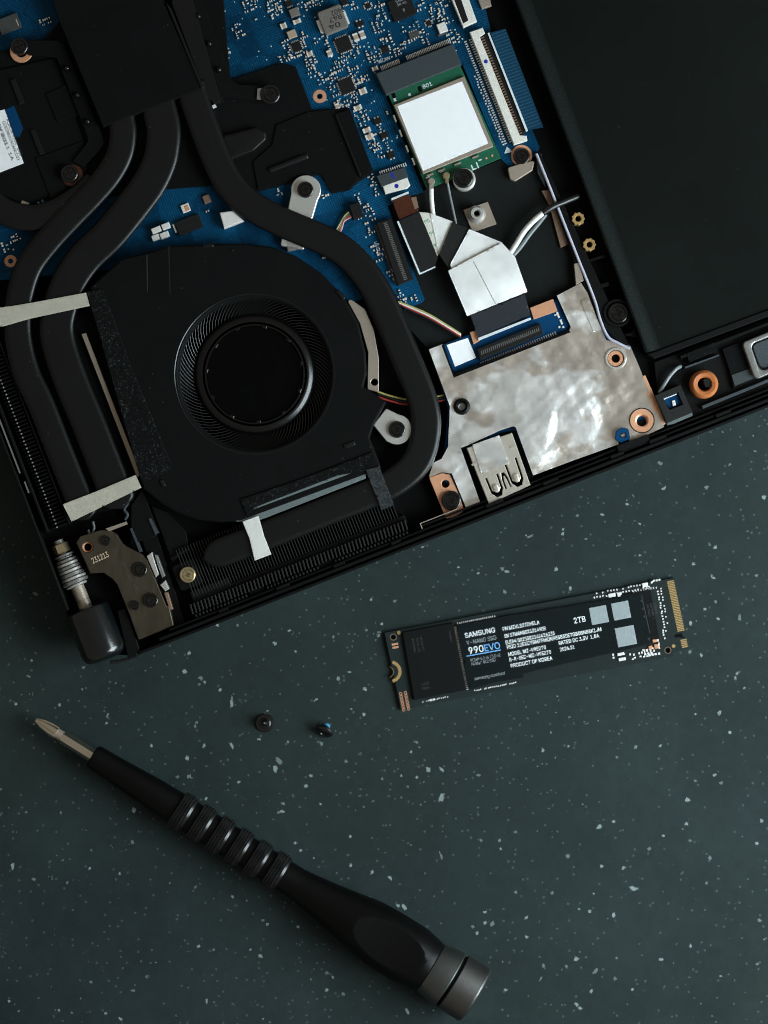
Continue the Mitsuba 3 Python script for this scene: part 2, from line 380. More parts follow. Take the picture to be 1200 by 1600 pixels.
# ------------------------------------------------------------------ desk
scene['table_top'] = mikit.ply(trimesh.creation.box(extents=(2.4, 2.4, .03), transform=trimesh.transformations.translation_matrix([0, 0, -.015])), 'm_desk')
labels['table_top'] = {'label': 'dark slate green table top with scattered pale flecks', 'category': 'table', 'kind': 'structure'}
def fleck(x, y, rx, ry=None, ang=0., seed=None):
    ry = ry or rx; n = 11; a = (np.arange(n) + nrg.uniform(-.3, .3, n)) * 2 * math.pi / n
    k = nrg.uniform(.40, 1.12, n)
    rx, ry = rx * .92, ry * .92
    u, v = rx * k * np.cos(a), ry * k * np.sin(a); q = math.radians(ang)
    return [(x + uu * math.cos(q) - vv * math.sin(q), y + uu * math.sin(q) + vv * math.cos(q)) for uu, vv in zip(u, v)]
FL = [  # x, y, half length, half width, angle
 (690,1247,5,10,20),(690,1202,6,4,50),(669,1203,6,7,30),(691,1246,4,10,22),(748,1211,5,3,30),(627,1212,3,3,0),(651,1214,3,3,0),(642,1175,3,3,0),(651,1160,3,3,0),(689,1337,3,9,-25),(609,1371,4,6,-30),(632,1418,5,7,-20),(622,1415,4,4,0),(806,1300,3,3,0),(888,1338,5,6,10),(936,1291,6,4,-30),(848,1173,3,6,5),(888,1166,3,2,0),(993,1167,3,5,10),(964,1183,3,3,0),(1124,1114,4,4,0),(1140,1144,4,4,0),(1116,1211,4,3,0),(1127,1223,4,3,0),(1087,1220,4,3,0),(1074,1249,5,4,10),(1073,1287,5,4,0),(1037,1306,4,4,40),(1109,1341,4,4,0),(1015,1326,4,4,0),(989,1388,9,4,12),(940,1354,4,4,0),(974,1356,6,3,-30),(1078,1314,4,3,0),(1104,1380,3,4,0),(921,1424,4,4,0),(959,1430,4,6,15),(905,1420,3,3,0),(806,1394,4,4,0),(863,1395,4,3,0),(757,1425,5,3,-10),(745,1458,4,4,30),(758,1442,5,3,-30),(769,1443,4,6,30),(739,1448,4,3,0),(823,1464,4,3,0),(822,1434,5,3,-50),(900,1499,7,4,-15),(930,1517,4,8,25),(961,1529,4,4,0),(924,1549,3,4,0),(901,1569,4,4,0),(907,1575,4,3,0),(845,1529,2,6,30),(849,1509,3,5,20),(988,1546,3,3,0),(1033,1499,4,3,0),(1079,1478,4,4,0),(1187,1438,6,4,0),(1183,1506,4,3,0),(1190,1283,4,4,0),(1182,1318,4,4,0),(1032,1165,3,3,0),(868,1183,2,3,0),(964,1497,3,3,0),(1126,1525,3,2,0),(790,1547,4,3,0),(636,1580,3,7,-30),(885,1510,3,4,0),
 (435,1188,5,9,-40),(430,1202,6,6,0),(362,1165,3,9,-30),(319,1165,3,5,30),(314,1059,5,5,0),(311,1069,3,3,0),(289,1049,4,4,0),(362,1100,4,9,-5),(292,1184,4,5,0),(296,1213,4,5,30),(277,1214,4,3,0),(441,1268,6,3,0),(373,1222,4,3,0),(405,1155,4,3,0),(450,1159,3,3,0),(541,1190,5,4,0),(528,1060,4,4,0),(569,1116,4,4,0),(570,1076,5,4,20),(493,1094,5,2,-40),(600,1202,0.5,.5,0),(502,1162,4,4,0),(546,1050,4,2,0),(549,1108,3,2,0),(501,1256,3,3,0),(597,1217,3,3,0),(637,1229,3,3,0),(547,1307,3,3,0),(470,1329,4,3,60),(237,1165,3,3,0),(305,1135,3,3,0),(307,1129,3,3,0),(322,1248,3,5,40),(486,1212,4,3,0),(478,1228,4,3,0),(443,1256,3,3,0),(752,1313,3,3,0),(782,1326,3,3,0),(781,1313,3,3,0),
 (20,1354,4,7,0),(53,1374,4,3,0),(207,1315,5,4,20),(209,1266,4,6,-20),(140,1357,3,3,0),(363,1401,3,4,-20),(305,1386,3,3,0),(411,1438,4,3,0),(418,1444,4,4,0),(407,1494,4,4,20),(391,1484,3,2,0),(510,1520,5,4,0),(536,1553,5,4,10),(511,1547,4,3,0),(520,1527,3,3,0),(310,1479,4,4,0),(334,1484,3,3,0),(142,1534,3,3,0),(188,1592,3,6,-20),(165,1583,3,3,0),(323,1564,3,5,0),(208,1548,4,3,0),(113,1583,3,3,0),(92,1578,2,4,0),(14,1564,3,3,0),(466,1448,3,3,0),(229,1526,2,4,0),(41,1269,3,3,0),(95,1269,2,2,0),(187,1365,3,3,0),(442,1255,4,2,0),(105,1379,3,3,0),(435,1269,3,3,0),(548,1352,3,3,0),(581,1363,3,5,30),(461,1317,3,3,0),(578,1403,4,3,0),
 (55,928,6,5,30),(295,1020,4,4,0),(288,1048,4,3,0),(430,1005,5,4,0),(529,1060,4,4,0),(362,1092,3,7,0),(452,985,4,3,0),(592,993,4,4,0),(580,937,3,3,0),(371,977,3,3,0),(168,1118,3,5,10),(166,1130,3,3,0),(93,1101,3,3,0),(50,1032,3,3,0),(45,1057,3,4,-60),(130,1043,4,3,0),(25,1100,3,3,0),(340,977,3,3,0),(462,1018,3,3,0),(521,995,3,4,30),(592,988,5,3,0),(495,1093,3,3,0),(344,1078,3,3,0),(320,1066,3,3,0),
 (828,838,8,3,-15),(785,889,4,4,0),(792,893,5,3,0),(869,889,4,5,20),(822,837,2,2,0),(902,806,3,4,20),(788,925,4,5,-30),(879,834,3,4,0),(941,804,4,3,30),(880,827,3,3,0),(916,842,3,2,0),(617,939,4,4,0),(716,886,3,2,0),(747,896,3,3,0),(1037,763,6,3,-45),(1104,761,4,4,0),(1031,724,5,4,0),(1194,777,6,4,25),(980,788,3,3,0),(1118,855,3,5,30),(1109,851,3,4,-20),(1118,940,3,4,-20),(1079,974,4,4,0),(1101,952,3,3,0),(1122,967,3,3,0),(1156,965,4,9,-15),(1078,1018,4,4,0),(1096,1024,4,3,40),(1152,1052,3,3,0),(1163,1075,3,3,0),(1124,1115,3,4,0),(1182,899,4,3,0),(1084,881,4,3,0),(891,920,3,5,0),(871,1088,2,2,0),(1180,705,3,2,0),(1140,726,3,4,50),(1112,900,2,2,0),(1115,903,4,2,0),(1055,875,2,2,0),(1168,830,2,2,0),(572,985,3,3,0),(597,975,4,4,0),(660,855,3,2,-20),(1000,868,3,2,0)]
polys = [fleck(*f) for f in FL if f[2] > 1]
i = 0
while i < 1700:
    cx, cy = rng.uniform(-60, 1260), rng.uniform(600, 1660)
    for _ in range(rng.choice([1, 1, 2, 3, 4])):
        i += 1
        r = min(3.4, .36 + rng.expovariate(1 / .46)); k = rng.uniform(.6, 1)
        polys.append(fleck(cx + rng.gauss(0, 14), cy + rng.gauss(0, 14), r, r * k, rng.uniform(0, 180)))
def fleck_mesh(polys):
    VV, FF, o = [], [], 0
    for q in polys:
        p = ccw(PP(q)); n = len(p)
        b = np.column_stack([p, np.zeros(n)]); t = np.column_stack([p, np.full(n, .02 * MM)])
        VV.append(np.vstack([b, t, [[*p.mean(0), .02 * MM]]])); j = np.arange(n); jn = (j + 1) % n
        FF.append(o + np.vstack([np.stack([j, jn, jn + n], 1), np.stack([j, jn + n, j + n], 1), np.stack([j + n, jn + n, np.full(n, 2 * n)], 1)])); o += 2 * n + 1
    return trimesh.Trimesh(np.vstack(VV), np.vstack(FF), process=False)
put('fleck', fleck_mesh([q for k, q in enumerate(polys) if k % 5 < 3]), 'm_fleck', parent='table_top', kind='stuff')
put('fleck', fleck_mesh([q for k, q in enumerate(polys) if k % 5 >= 3]), 'm_fleckdim', parent='table_top', kind='stuff')

# ================================================================== LAPTOP
labels['laptop'] = {'label': 'black laptop lying face down with its bottom cover off and cooling fan showing', 'category': 'laptop'}
OUT = [(-310, -90), (-70, 505), (10, 705), (63, 843), (103, 955), (118, 1000), (150, 1022), (215, 1024), (1560, 495), (1290, -190), (60, -300)]
put('display_lid', prism([(-304, -84), (-64, 515), (14, 708), (108, 962), (140, 1012), (215, 1016), (1552, 491), (1284, -184), (60, -294)], .5, 6), 'm_case')
put('case_floor', prism(OUT, 6.6, 9, .8), 'm_pit')
# bottom wall: rails parallel to the edge
E0, E1 = np.array([215, 1024.]), np.array([1555, 497.]); ED = (E1 - E0) / np.linalg.norm(E1 - E0); EN = np.array([ED[1], -ED[0]])
if EN[1] > 0: EN = -EN
def strip(t0, t1, o0, o1): return [tuple(E0 + ED * t + EN * o) for t, o in ((t0, o0), (t1, o0), (t1, o1), (t0, o1))]
LL = np.linalg.norm(E1 - E0)
put('side_wall', prism(strip(2, LL, 0, 6), 9, 13.2, 2.2, .9), 'm_case')
put('wall_rail', prism(strip(40, LL, 8, 13.5), 9, 15.2, 1.2, .4), 'm_case')
put('wall_rail', prism(strip(60, LL, 16.5, 20.5), 9, 14.2, 1., .3), 'm_case')
put('wall_rail', prism(strip(480, LL, 24, 27.5), 9, 13.6, 1., .3), 'm_case')
for t, w in ((150, 5), (250, 7), (345, 6), (440, 5), (606, 9), (700, 8), (812, 7), (880, 9), (990, 8)):
    put('clip', prism(rnd(strip(t - w * 1.6, t + w * 1.6, 14.3, 19.8), 1.2), 12, 15.0, .9, .3, holes=[strip(t - w * .9, t + w * .9, 16, 18.3)]), 'm_case', 30)
for t in (842,):   # port frames set in the wall
    put('port_frame', prism(strip(t - 26, t + 26, 20, 30), 9.5, 14.6, .8, .2, holes=[strip(t - 23, t + 23, 22, 29.5)]), 'm_tanmetal' if t < 600 else 'm_case')
put('port_frame', [prism(strip(487, 548, 29.4, 31), 9.5, 14.4, .4, .1), prism(strip(485.4, 487, 21, 31), 9.5, 14.4, .4, .1)], 'm_tanmetal')
# left wall and its exhaust vent
L0, L1 = np.array([-60, 530.]), np.array([103, 955.]); LD = (L1 - L0) / np.linalg.norm(L1 - L0); LN = np.array([-LD[1], LD[0]])
if LN[0] < 0: LN = -LN
def lstrip(t0, t1, o0, o1): return [tuple(L0 + LD * t + LN * o) for t, o in ((t0, o0), (t1, o0), (t1, o1), (t0, o1))]
LV = np.linalg.norm(L1 - L0)
put('side_wall', prism(lstrip(0, LV, 0, 5), 9, 15.0, 1.2, .4), 'm_case')
put('trim_strip', prism(lstrip(55, 228, 9, 11), 9, 15.2), 'm_steel')
put('trim_strip', prism(lstrip(243, 262, 11, 13), 9, 15.2), 'm_steel')
put('wall_rail', prism(lstrip(0, 330, 15, 20), 9, 14.8, 1.2, .4), 'm_case')
put('wall_rail', prism(lstrip(0, 330, 52, 55), 9, 14.4, .8, .3), 'm_case')
for k in range(54):
    t = 8 + 6.0 * k
    put('vent_rib', prism(lstrip(t, t + 2.6, 27, 50), 9, 14.2, .8, .25), 'm_case', parent='laptop__exhaust_vent')
    put('vent_bead', lathe(*(L0 + LD * (t + 1.3) + LN * 33.5), [(1.7, 14.0), (1.7, 14.5), (.9, 15.0), (0, 15.05)], 10), 'm_steel', True, parent='laptop__exhaust_vent')
put('vent_base', prism(lstrip(0, 330, 22, 51), 9, 11), 'm_pit', parent='laptop__exhaust_vent')

# ------------------------------------------------------------------ circuit board
BZ = 11.0
BOARD = [(-180, -200), (690, -220), (743, -50), (766, 44), (779, 78), (843, 230), (837, 244), (797, 263), (784, 250), (722, 100), (604, 150), (662, 300), (640, 306), (606, 322),
         (664, 468), (660, 472), (632, 485), (606, 440), (560, 470), (400, 470), (190, 420), (60, 432), (-120, 450)]
CB = 'laptop__circuit_board'
put('board', prism(BOARD, 10.0, BZ, .5, holes=[circ(499.5, 150.5, 3.4, 16)]), 'm_pcb', parent=CB)
put('mounting_ring', ring(499.5, 150.5, 4.2, 10.6, BZ, BZ + .08), 'm_copper', parent=CB)
put('mounting_ring', ring(16.5, 408, 3.6, 9.8, BZ, BZ + .08), 'm_copper', parent=CB)
pins = []
def ic(x, y, w, h, hz=.9, bsdf='m_chip', np_=(0, 0), ang=ANG, name='chip', label=None, mark=True, b=.8):
    put(name, box(x, y, w, h, BZ, BZ + hz, ang, b, .12), bsdf, parent=CB, label=label)
    a = math.radians(ang); u, v = np.array([math.cos(a), -math.sin(a)]), np.array([math.sin(a), math.cos(a)])
    for n, d, e, hw, hh in ((np_[0], u, v, w, h), (np_[1], v, u, h, w)):
        for s in (-1, 1):
            for i in range(n):
                q = np.array([x, y]) + d * ((i + .5) / n - .5) * hw * .88 + e * s * (hh / 2 + 1.2)
                wd = hw / n * .42
                pins.append(box(*q, *( (wd, 2.6) if d is u else (2.6, wd)), BZ, BZ + .28, ang))
# inductor with end terminals
put('inductor', prism(rnd(rect(520, 30, 39, 38), 4), BZ + .2, BZ + 2.6, 1.6, .3), 'm_inductor', 30, parent=CB, label='square grey inductor marked with black characters')
put('inductor_terminal', box(500, 41, 5, 20, BZ, BZ + 1.2), 'm_tin', parent=CB); put('inductor_terminal', box(540, 26, 5, 22, BZ, BZ + 1.8), 'm_tin', parent=CB)
for s, x, y, w in (('0402', 537, 11, 24), ('R47', 533, 22, 23), ('04', 531, 34, 21)):
    put('marking', lettering(s, x, y - 1, 7.4, BZ + 2.62, ANG + 180, width=w - 3, bold=True), 'm_ink', parent=CB)
ic(463.5, 73, 15, 15, .8, np_=(5, 5), bsdf='m_chip'); ic(537, 69, 23, 23, .8, np_=(7, 7)); ic(541.5, 134, 23, 23, .8, np_=(8, 8))
ic(628, 12, 38, 34, .9, 'm_chip', label='dark memory chip with pale printed marks'); ic(647, 54, 17, 9, .7, 'm_chipgrey', (4, 0)); ic(575, 9, 9, 8, .6, np_=(3, 3))
ic(670, 36, 8, 8, .6, np_=(3, 3)); ic(562, 37, 13, 8, .7, np_=(2, 0)); ic(602, 77, 12, 10, .8, np_=(0, 3)); ic(590, 189, 12, 9, .8, np_=(2, 0)); ic(600, 211, 12, 9, .8, np_=(2, 0)); ic(611, 242, 12, 10, .8, np_=(2, 0))
ic(451, 5, 11, 9, .8, np_=(4, 0)); ic(538, 3, 11, 9, .8, np_=(4, 0))
ic(14, 37, 34, 24, 1.2, 'm_chipgrey', (0, 0)); ic(27, 35, 3, 13, 1.2, 'm_tin', name='terminal'); ic(295, 351, 40, 22, 1.3, 'm_chip', (0, 0)); ic(273, 357, 3, 14, .6, 'm_tin', name='terminal')
ic(691, 43, 14, 15, 1.6, 'm_tin', name='crystal'); ic(691, 53, 16, 4, .6, 'm_chipgrey', name='crystal_base')
ic(460, 19, 15, 13, 1.3, 'm_inductor', name='coil'); ic(456, 53, 14, 12, 1.2, 'm_capacitor', name='coil')
for x, y, w, h in ((556, 58, 8, 12), (566, 54, 8, 12), (559, 168, 12, 7), (573, 203, 12, 7), (577, 213, 12, 7), (443, 40, 9, 8), (464, 33, 12, 6), (586, 107, 9, 6), (567, 142, 11, 9), (484, 84, 9, 7), (515, 83, 8, 9), (527, 166, 7, 8)):
    put('capacitor', box(x, y, w, h, BZ, BZ + .9, ANG, .6, .12), 'm_capacitor', parent=CB)
    for s in (-1, 1):
        a = math.radians(ANG); d = (math.cos(a), -math.sin(a)) if w > h else (math.sin(a), math.cos(a))
        L = max(w, h); pins.append(box(x + s * d[0] * L * .4, y + s * d[1] * L * .4, *((L * .26, h + .4) if w > h else (w + .4, L * .26)), BZ, BZ + .95))
put('marking', lettering('WLAN', 591, 100, 5, BZ + .02, ANG, width=20, bold=True), 'm_silk', parent=CB)
put('marking', [lettering('D4A8 3F', 619, 5, 3.6, BZ + .92, ANG, width=18), lettering('2K 61', 621, 10, 3.6, BZ + .92, ANG, width=15), lettering('S', 630, 18, 4, BZ + .92, ANG)], 'm_printdim', parent=CB)
put('silk_triangle', prism([(788, 240), (792, 229), (801, 237)], BZ, BZ + .03), 'm_silk', parent=CB)
put('marking', lettering('USB2.0', 584, 378, 4.5, BZ + .02, ANG - 90, width=22, bold=True), 'm_silk', parent=CB)
# solder lumps between the pipes and the fan
ic(290, 325, 13, 13, .7, 'm_tin', name='solder_pad'); ic(292, 325, 7, 9, .9, 'm_copper', name='solder_pad'); ic(323, 311, 11, 13, .8, 'm_brown', name='solder_pad')
put('power_socket', [box(244, 359, 15, 9, BZ, 13, b=1), box(259, 353, 13, 9, BZ, 13, b=1), box(243, 371, 12, 9, BZ, 12.6, b=1), box(257, 367, 14, 9, BZ, 12.8, b=1)], 'm_tin', parent=CB)
put('shielded_coil', prism([(343, 332), (364, 329), (381, 345), (350, 357)], BZ, 14.0, 1.4, .3), 'm_tin', parent=CB)
put('shielded_coil', box(461, 381, 28, 17, BZ, 13.4, 14, 1.2, .3), 'm_inductor', parent=CB)
# tiny parts by the hundred: clusters of (x, y, width, height, how many)
tin, tan, blk, wht = [], [], [], []
def tiny(x, y, kind=None):
    k = kind or rng.choice('aaabbccdd'); flip = rng.random() < .5
    L, W = {'a': (5.2, 2.7), 'b': (3.6, 1.9), 'c': (2.2, 2.2), 'd': (6.2, 3.2)}[k]
    def bx(dx, w, h, z): 
        a = math.radians(ANG + (90 if flip else 0))
        return box(x + dx * math.cos(a), y - dx * math.sin(a), w, h, BZ, BZ + z, ANG + (90 if flip else 0))
    if k == 'c': wht.append(bx(0, L, W, .18)); return
    (tan if rng.random() < .4 else blk).append(bx(0, L * .56, W * .96, .55))
    for s in (-1, 1): tin.append(bx(s * L * .37, L * .28, W, .6))
CL = [(392,8,22,14,9),(430,10,22,26,16),(428,18,14,16,7),(346,72,18,30,12),(372,50,16,22,6),(400,30,6,6,2),(470,8,14,10,5),(490,5,30,8,8),(455,88,34,8,9),(476,78,10,30,8),(449,77,6,30,8),(486,96,16,8,6),(512,68,8,40,9),(540,90,40,8,12),(556,72,8,24,6),(496,62,6,6,2),(474,55,8,10,3),
      (510,120,26,14,18),(532,106,26,8,10),(556,117,12,26,9),(567,124,14,10,5),(523,146,6,34,11),(545,160,24,6,7),(556,150,6,12,4),(528,165,12,12,6),(563,184,12,26,9),(570,180,6,16,5),(583,222,14,30,14),(589,230,8,36,12),(605,226,6,20,5),(594,200,10,20,4),(577,84,7,26,8),(589,84,8,24,8),(616,80,12,20,7),(604,62,16,8,6),(624,74,18,6,6),
      (597,22,14,28,11),(590,40,14,20,7),(640,42,26,6,8),(636,66,18,7,7),(664,62,12,14,7),(680,18,16,26,10),(694,30,10,20,6),(660,10,14,14,6),(690,8,12,14,6),(706,52,12,12,7),(715,60,12,10,6),(583,285,6,26,9),(588,301,6,14,5),(560,310,6,18,5),(566,332,14,12,5),(579,330,8,26,9),(574,352,10,12,4),(577,365,12,10,5),
      (592,392,12,30,10),(612,430,10,20,8),(640,468,22,8,7),(627,462,8,14,5),(400,283,20,6,3),(436,300,10,8,3),(508,306,10,8,3),(70,34,16,10,8),(12,386,20,12,5),(24,372,14,8,3),(324,330,5,4,2),(42,316,14,10,4),(62,312,12,8,3),(508,398,12,14,8),(522,405,8,10,4),(652,52,20,5,4),(552,10,10,10,4),(590,8,10,8,3),(605,176,6,10,3),(490,112,16,12,8)]
for x, y, w, h, n in CL:
    done = []; a = math.radians(ANG)
    for _ in range(n * 22):
        if len(done) >= n * 1.35: break
        du, dv = rng.uniform(-w / 2, w / 2), rng.uniform(-h / 2, h / 2)
        du, dv = round(du / 3.4) * 3.4, round(dv / 3.4) * 3.4
        if any(abs(du - p) < 5 and abs(dv - q) < 4 for p, q in done): continue
        done.append((du, dv)); tiny(x + du * math.cos(a) + dv * math.sin(a), y - du * math.sin(a) + dv * math.cos(a))
for _ in range(150):     # lone vias and pads
    x, y = rng.uniform(330, 720), rng.uniform(0, 240)
    if Polygon(BOARD).contains(Point(x, y)): wht.append(box(x, y, rng.uniform(1.2, 2.2), rng.uniform(1.2, 2.2), BZ, BZ + .05))
put('solder_joint', tin + wht, 'm_tin', parent=CB, kind='stuff'); put('small_capacitor', tan, 'm_capacitor', parent=CB, kind='stuff'); put('small_resistor', blk, 'm_chip', parent=CB, kind='stuff')
put('chip_pin', pins, 'm_tin', parent=CB, kind='stuff')

# wireless card and its slot
WC = 'laptop__wireless_card'
put('card_slot', prism([(587, 115), (708, 68), (721, 101), (603, 149)], BZ, 14.0, 1.2, .3), 'm_slot')
sl = []
for t in np.linspace(0, 1, 44):
    if .27 < t < .37: continue
    x, y = 596 + t * (703 - 596), 107.5 + t * (64.5 - 107.5); sl.append(box(x, y - 1, 1.2, 7, BZ, 12.0))
put('slot_pin', sl, 'm_tin', parent='laptop__card_slot', kind='stuff')
put('card_board', prism([(606, 146), (719, 102), (783, 247), (667, 296)], 12.0, 12.8, .4), 'm_green', parent=WC)
put('shield_frame', prism([(615, 164), (725, 119), (771, 229), (661, 272)], 12.8, 13.8, .8, .2), 'm_tanmetal', parent=WC)
for x, y, a in ((617, 185, 111), (626, 208, 111), (636, 232, 111), (646, 252, 111), (690, 266, 21), (715, 256, 21), (743, 245, 21), (672, 273, 21)):
    put('frame_tab', box(x, y, 11, 2.6, 12.4, 13.5, a), 'm_tanmetal', parent=WC)
put('label_sticker', prism([(621, 166), (722, 127), (763, 224), (661, 267)], 13.8, 13.92), 'm_white', parent=WC, label='blank white sticker on the wireless card')
put('marking', lettering('801', 661, 139, 6, 12.84, ANG, width=15, bold=True), 'm_silk', parent=WC)
for x, y in ((620, 149), (651, 139)): put('slot_notch', prism(rnd(rect(x - 5 + 10 * (x > 640), y, 6, 9), 2), 12.3, 12.84), 'm_pit', parent=WC)
put('silk_mark', [prism(rect(x, y, w, h), 12.8, 12.84) for x, y, w, h in ((738, 262, 2, 9), (746, 258, 2, 10), (742, 264, 5, 2), (750, 250, 5, 2), (668, 277, 7, 2), (690, 268, 5, 2), (617, 156, 4, 5), (640, 148, 4, 4))], 'm_silk', parent=WC)
for x, y in ((760, 247), (769, 243)): put('solder_point', lathe(x, y, [(1.8, 12.8), (1.6, 12.95), (0, 13.0)], 10), 'm_copper', parent=WC)
for x, y in ((674, 283), (697.5, 274)):
    put('antenna_plug', [lathe(x, y, [(5.6, 12.8), (5.6, 14.2), (4.2, 14.6), (0, 14.6)], 20), box(x + 1, y + 7, 5, 10, 12.8, 14.2, 4)], 'm_tanmetal' if x < 680 else 'm_brass', 30, parent=WC)
put('screw_seat', lathe(725.5, 280, [(0, 9), (17.5, 9), (17.5, 13.2), (15, 13.6), (0, 13.6)], 32), 'm_silver')
screw(724, 278, 15, 15.0, label='black screw holding down the wireless card', slot=.42)
put('antenna_cable', wire([(674, 288, 13.6), (674, 305, 13.2), (675.5, 325, 12.6), (678, 345, 12.3)], 3.6), 'm_coaxwhite', True, label='white antenna cable running under the folded flat cable')
put('antenna_cable', wire([(699, 284, 13.8), (703, 305, 13.2), (708, 328, 12.8), (713, 352, 12.6)], 1.9), 'm_coaxgrey', True, label='thin grey antenna cable beside the white one')

# tall ribbon connector along the board edge
RC = 'laptop__ribbon_connector'
for i, (poly_w, poly_b, z) in enumerate((([(734, 50), (754, 43), (758, 52), (750, 58), (812, 211), (823, 212), (824, 219), (803, 226)], [(750, 53), (763, 49), (823, 203), (816, 212)], 13.4), ([(698, -20), (726, -20), (745, 33), (724, 43)], [(702, -20), (714, -20), (732, 32), (723.5, 37)], 13.2))):
    k = RC if i == 0 else RC + '_001'
    put('latch', prism(poly_w, BZ, z, .8, .2), 'm_ivory', parent=k); put('housing', prism(poly_b, BZ, z - .2 + .3 * i, .6, .2), 'm_chip', parent=k)
for i in range(38):
    t = i / 37; x, y = 751.5 + t * (811 - 751.5), 60 + t * (209 - 60)
    put('contact', box(x + 2.2, y - 1, 5.5, 1.9, 13.1, 13.45, ANG), 'm_brown', parent=RC)
pp = []
for i in range(44):
    t = i / 43
    for off, w in ((0, 5.0), (-8.5, 4.0)):
        if off and i % 1: continue
        x, y = 735 + t * (798 - 735) + off * .93, 62 + t * (221 - 62) - off * .37
        pp.append(box(x, y, w, 1.9, BZ, BZ + .25))
put('solder_pin', pp, 'm_tin', parent=RC, kind='stuff')
pp2 = [box(719 + t * (786 - 719) + rng.uniform(-1, 1), 62 + t * (226 - 62), 2.4, 2.4, BZ, BZ + .1) for t in np.linspace(.35, 1, 26)]
put('test_pad', pp2, 'm_tin', parent=RC, kind='stuff')
put('end_bracket', prism([(740, -20), (762, -20), (768, 9), (753, 14)], 10.4, 12.2, .8, .2), 'm_tanmetal')
put('ink_dot', lathe(759, 96, [(3.2, 13.4), (3.2, 13.5), (0, 13.5)], 14), 'm_bluemark', parent=RC)
put('backing_strip', prism([(762, 52), (764.5, 51), (825, 204), (822, 206)], 13, 13.7), 'm_silk', parent=RC)
put('ribbon_cable', prism([(766, 51), (790, 45), (849, 199), (820, 204)], 12.2, 12.5), 'm_ribbon', label='wide blue ribbon cable with fine parallel lines')
for i in range(31):
    t = i / 30; x, y = 768 + t * (822 - 768), 55 + t * (201 - 55)
    put('conductor', box(x + 11.5, y - 4.6, 23, 1.5, 12.5, 12.56, 20), 'm_ribbonline', parent='laptop__ribbon_cable')
# small shielded connector with white latch above the brown flex
FC = 'laptop__flex_connector'
put('housing', prism([(588, 275), (632, 261), (638, 277), (596, 292)], BZ, 13.2, .8, .2), 'm_slot', parent=FC)
put('latch', prism([(598, 291), (635, 274), (641, 289), (636, 294), (602, 303)], BZ, 13.0, .9, .25), 'm_ivory', parent=FC)
put('housing_pin', [box(594 + t * 40, 270 - t * 13.4, 1.5, 5, BZ, 12.4) for t in np.linspace(0, 1, 13)], 'm_tin', parent=FC, kind='stuff')
put('ink_dot', lathe(619.5, 290.5, [(3.4, 13.0), (3.4, 13.1), (0, 13.1)], 14), 'm_bluemark', parent=FC)
put('ink_dot', box(613, 274, 4, 10, 13.2, 13.26), 'm_bluemark', parent=FC)
# plug with coloured wires
put('wire_plug', box(557, 329, 17, 24, BZ, 13.4, 18, 1, .25), 'm_chip')
for i, m in enumerate(('m_wireyellow', 'm_wiregreen', 'm_wirered', 'm_wirepink')):
    put('wire', wire([(545 + i * 1.4, 331 + i * 2.6, 12.4), (538, 338 + i * 2.5, 12.2), (531 + i, 350 + i * 2.5, 12), (524 + i * 1.5, 362 + i * 2, 11.8)], 1.25), m, True, parent='laptop__wire_plug')
# long black connector, board edge
def pin_connector(name, quad, z0, z1, n, off, label=None, along=None):
    k = 'laptop__' + name + ('' if f'laptop__{name}__housing' not in counts else '_001')
    put('housing', prism(quad, z0, z1, 1.0, .25), 'm_chip', parent=k, label=label)
    a, b, c, d = [np.array(q, float) for q in quad]
    for i in range(n):
        t = (i + 1.5) / (n + 2)
        q = (a + (d - a) * t) * (1 - off) + (b + (c - b) * t) * off
        ang = math.degrees(math.atan2(-(b - a)[1], (b - a)[0]))
        put('pin', box(*q, 6, 1.2, z1, z1 + .15, ang), 'm_steel', parent=k)
        q = (a + (d - a) * t) * (1.06) + (b + (c - b) * t) * -.06
        sidepins.append(box(*q, 5, 1.6, z0, z0 + .3, ang))
sidepins = []
pin_connector('socket', [(588, 348), (611, 341), (646, 436), (622, 446)], BZ, 13.2, 32, .55)
put('socket_pin', sidepins, 'm_brown', parent='laptop__socket', kind='stuff'); sidepins = []

# ------------------------------------------------------------------ black floor plate and fittings below the card
put('floor_plate', prism([(665, 296), (783, 249), (800, 265), (838, 246), (855, 290), (862, 320), (895, 400), (905, 440), (868, 464), (690, 542), (668, 545), (600, 470), (600, 420), (640, 480), (664, 470), (610, 322)], 9, 10.4, .6), 'm_floor')
put('standoff', [prism([(724, 328), (762, 315), (776, 350), (738, 363)], 10.4, 11.0, .6)], 'm_tanmetal')
put('standoff_nut', lathe(745, 333, [(4.4, 11), (4.4, 13.6), (6, 14.2), (9, 14.2), (10.5, 13.6), (11, 12.6), (13, 12.3), (13.5, 11.8), (14, 11)], 30), 'm_silver', 40, parent='laptop__standoff')
put('standoff_bore', lathe(745, 333, [(4.3, 11.02), (0, 11.04)], 20), 'm_pit', parent='laptop__standoff')
put('screw_seat', prism(rnd([(793, 262), (812, 256), (836, 250), (832, 266), (805, 283), (797, 280)], 3), 9, 12.4, 1, .3), 'm_tanmetal', 30)
put('mounting_ring', ring(815, 243, 12, 16.6, BZ, BZ + .4), 'm_copper', parent=CB)
screw(815, 244, 12.5, 12.6, slot=.45)
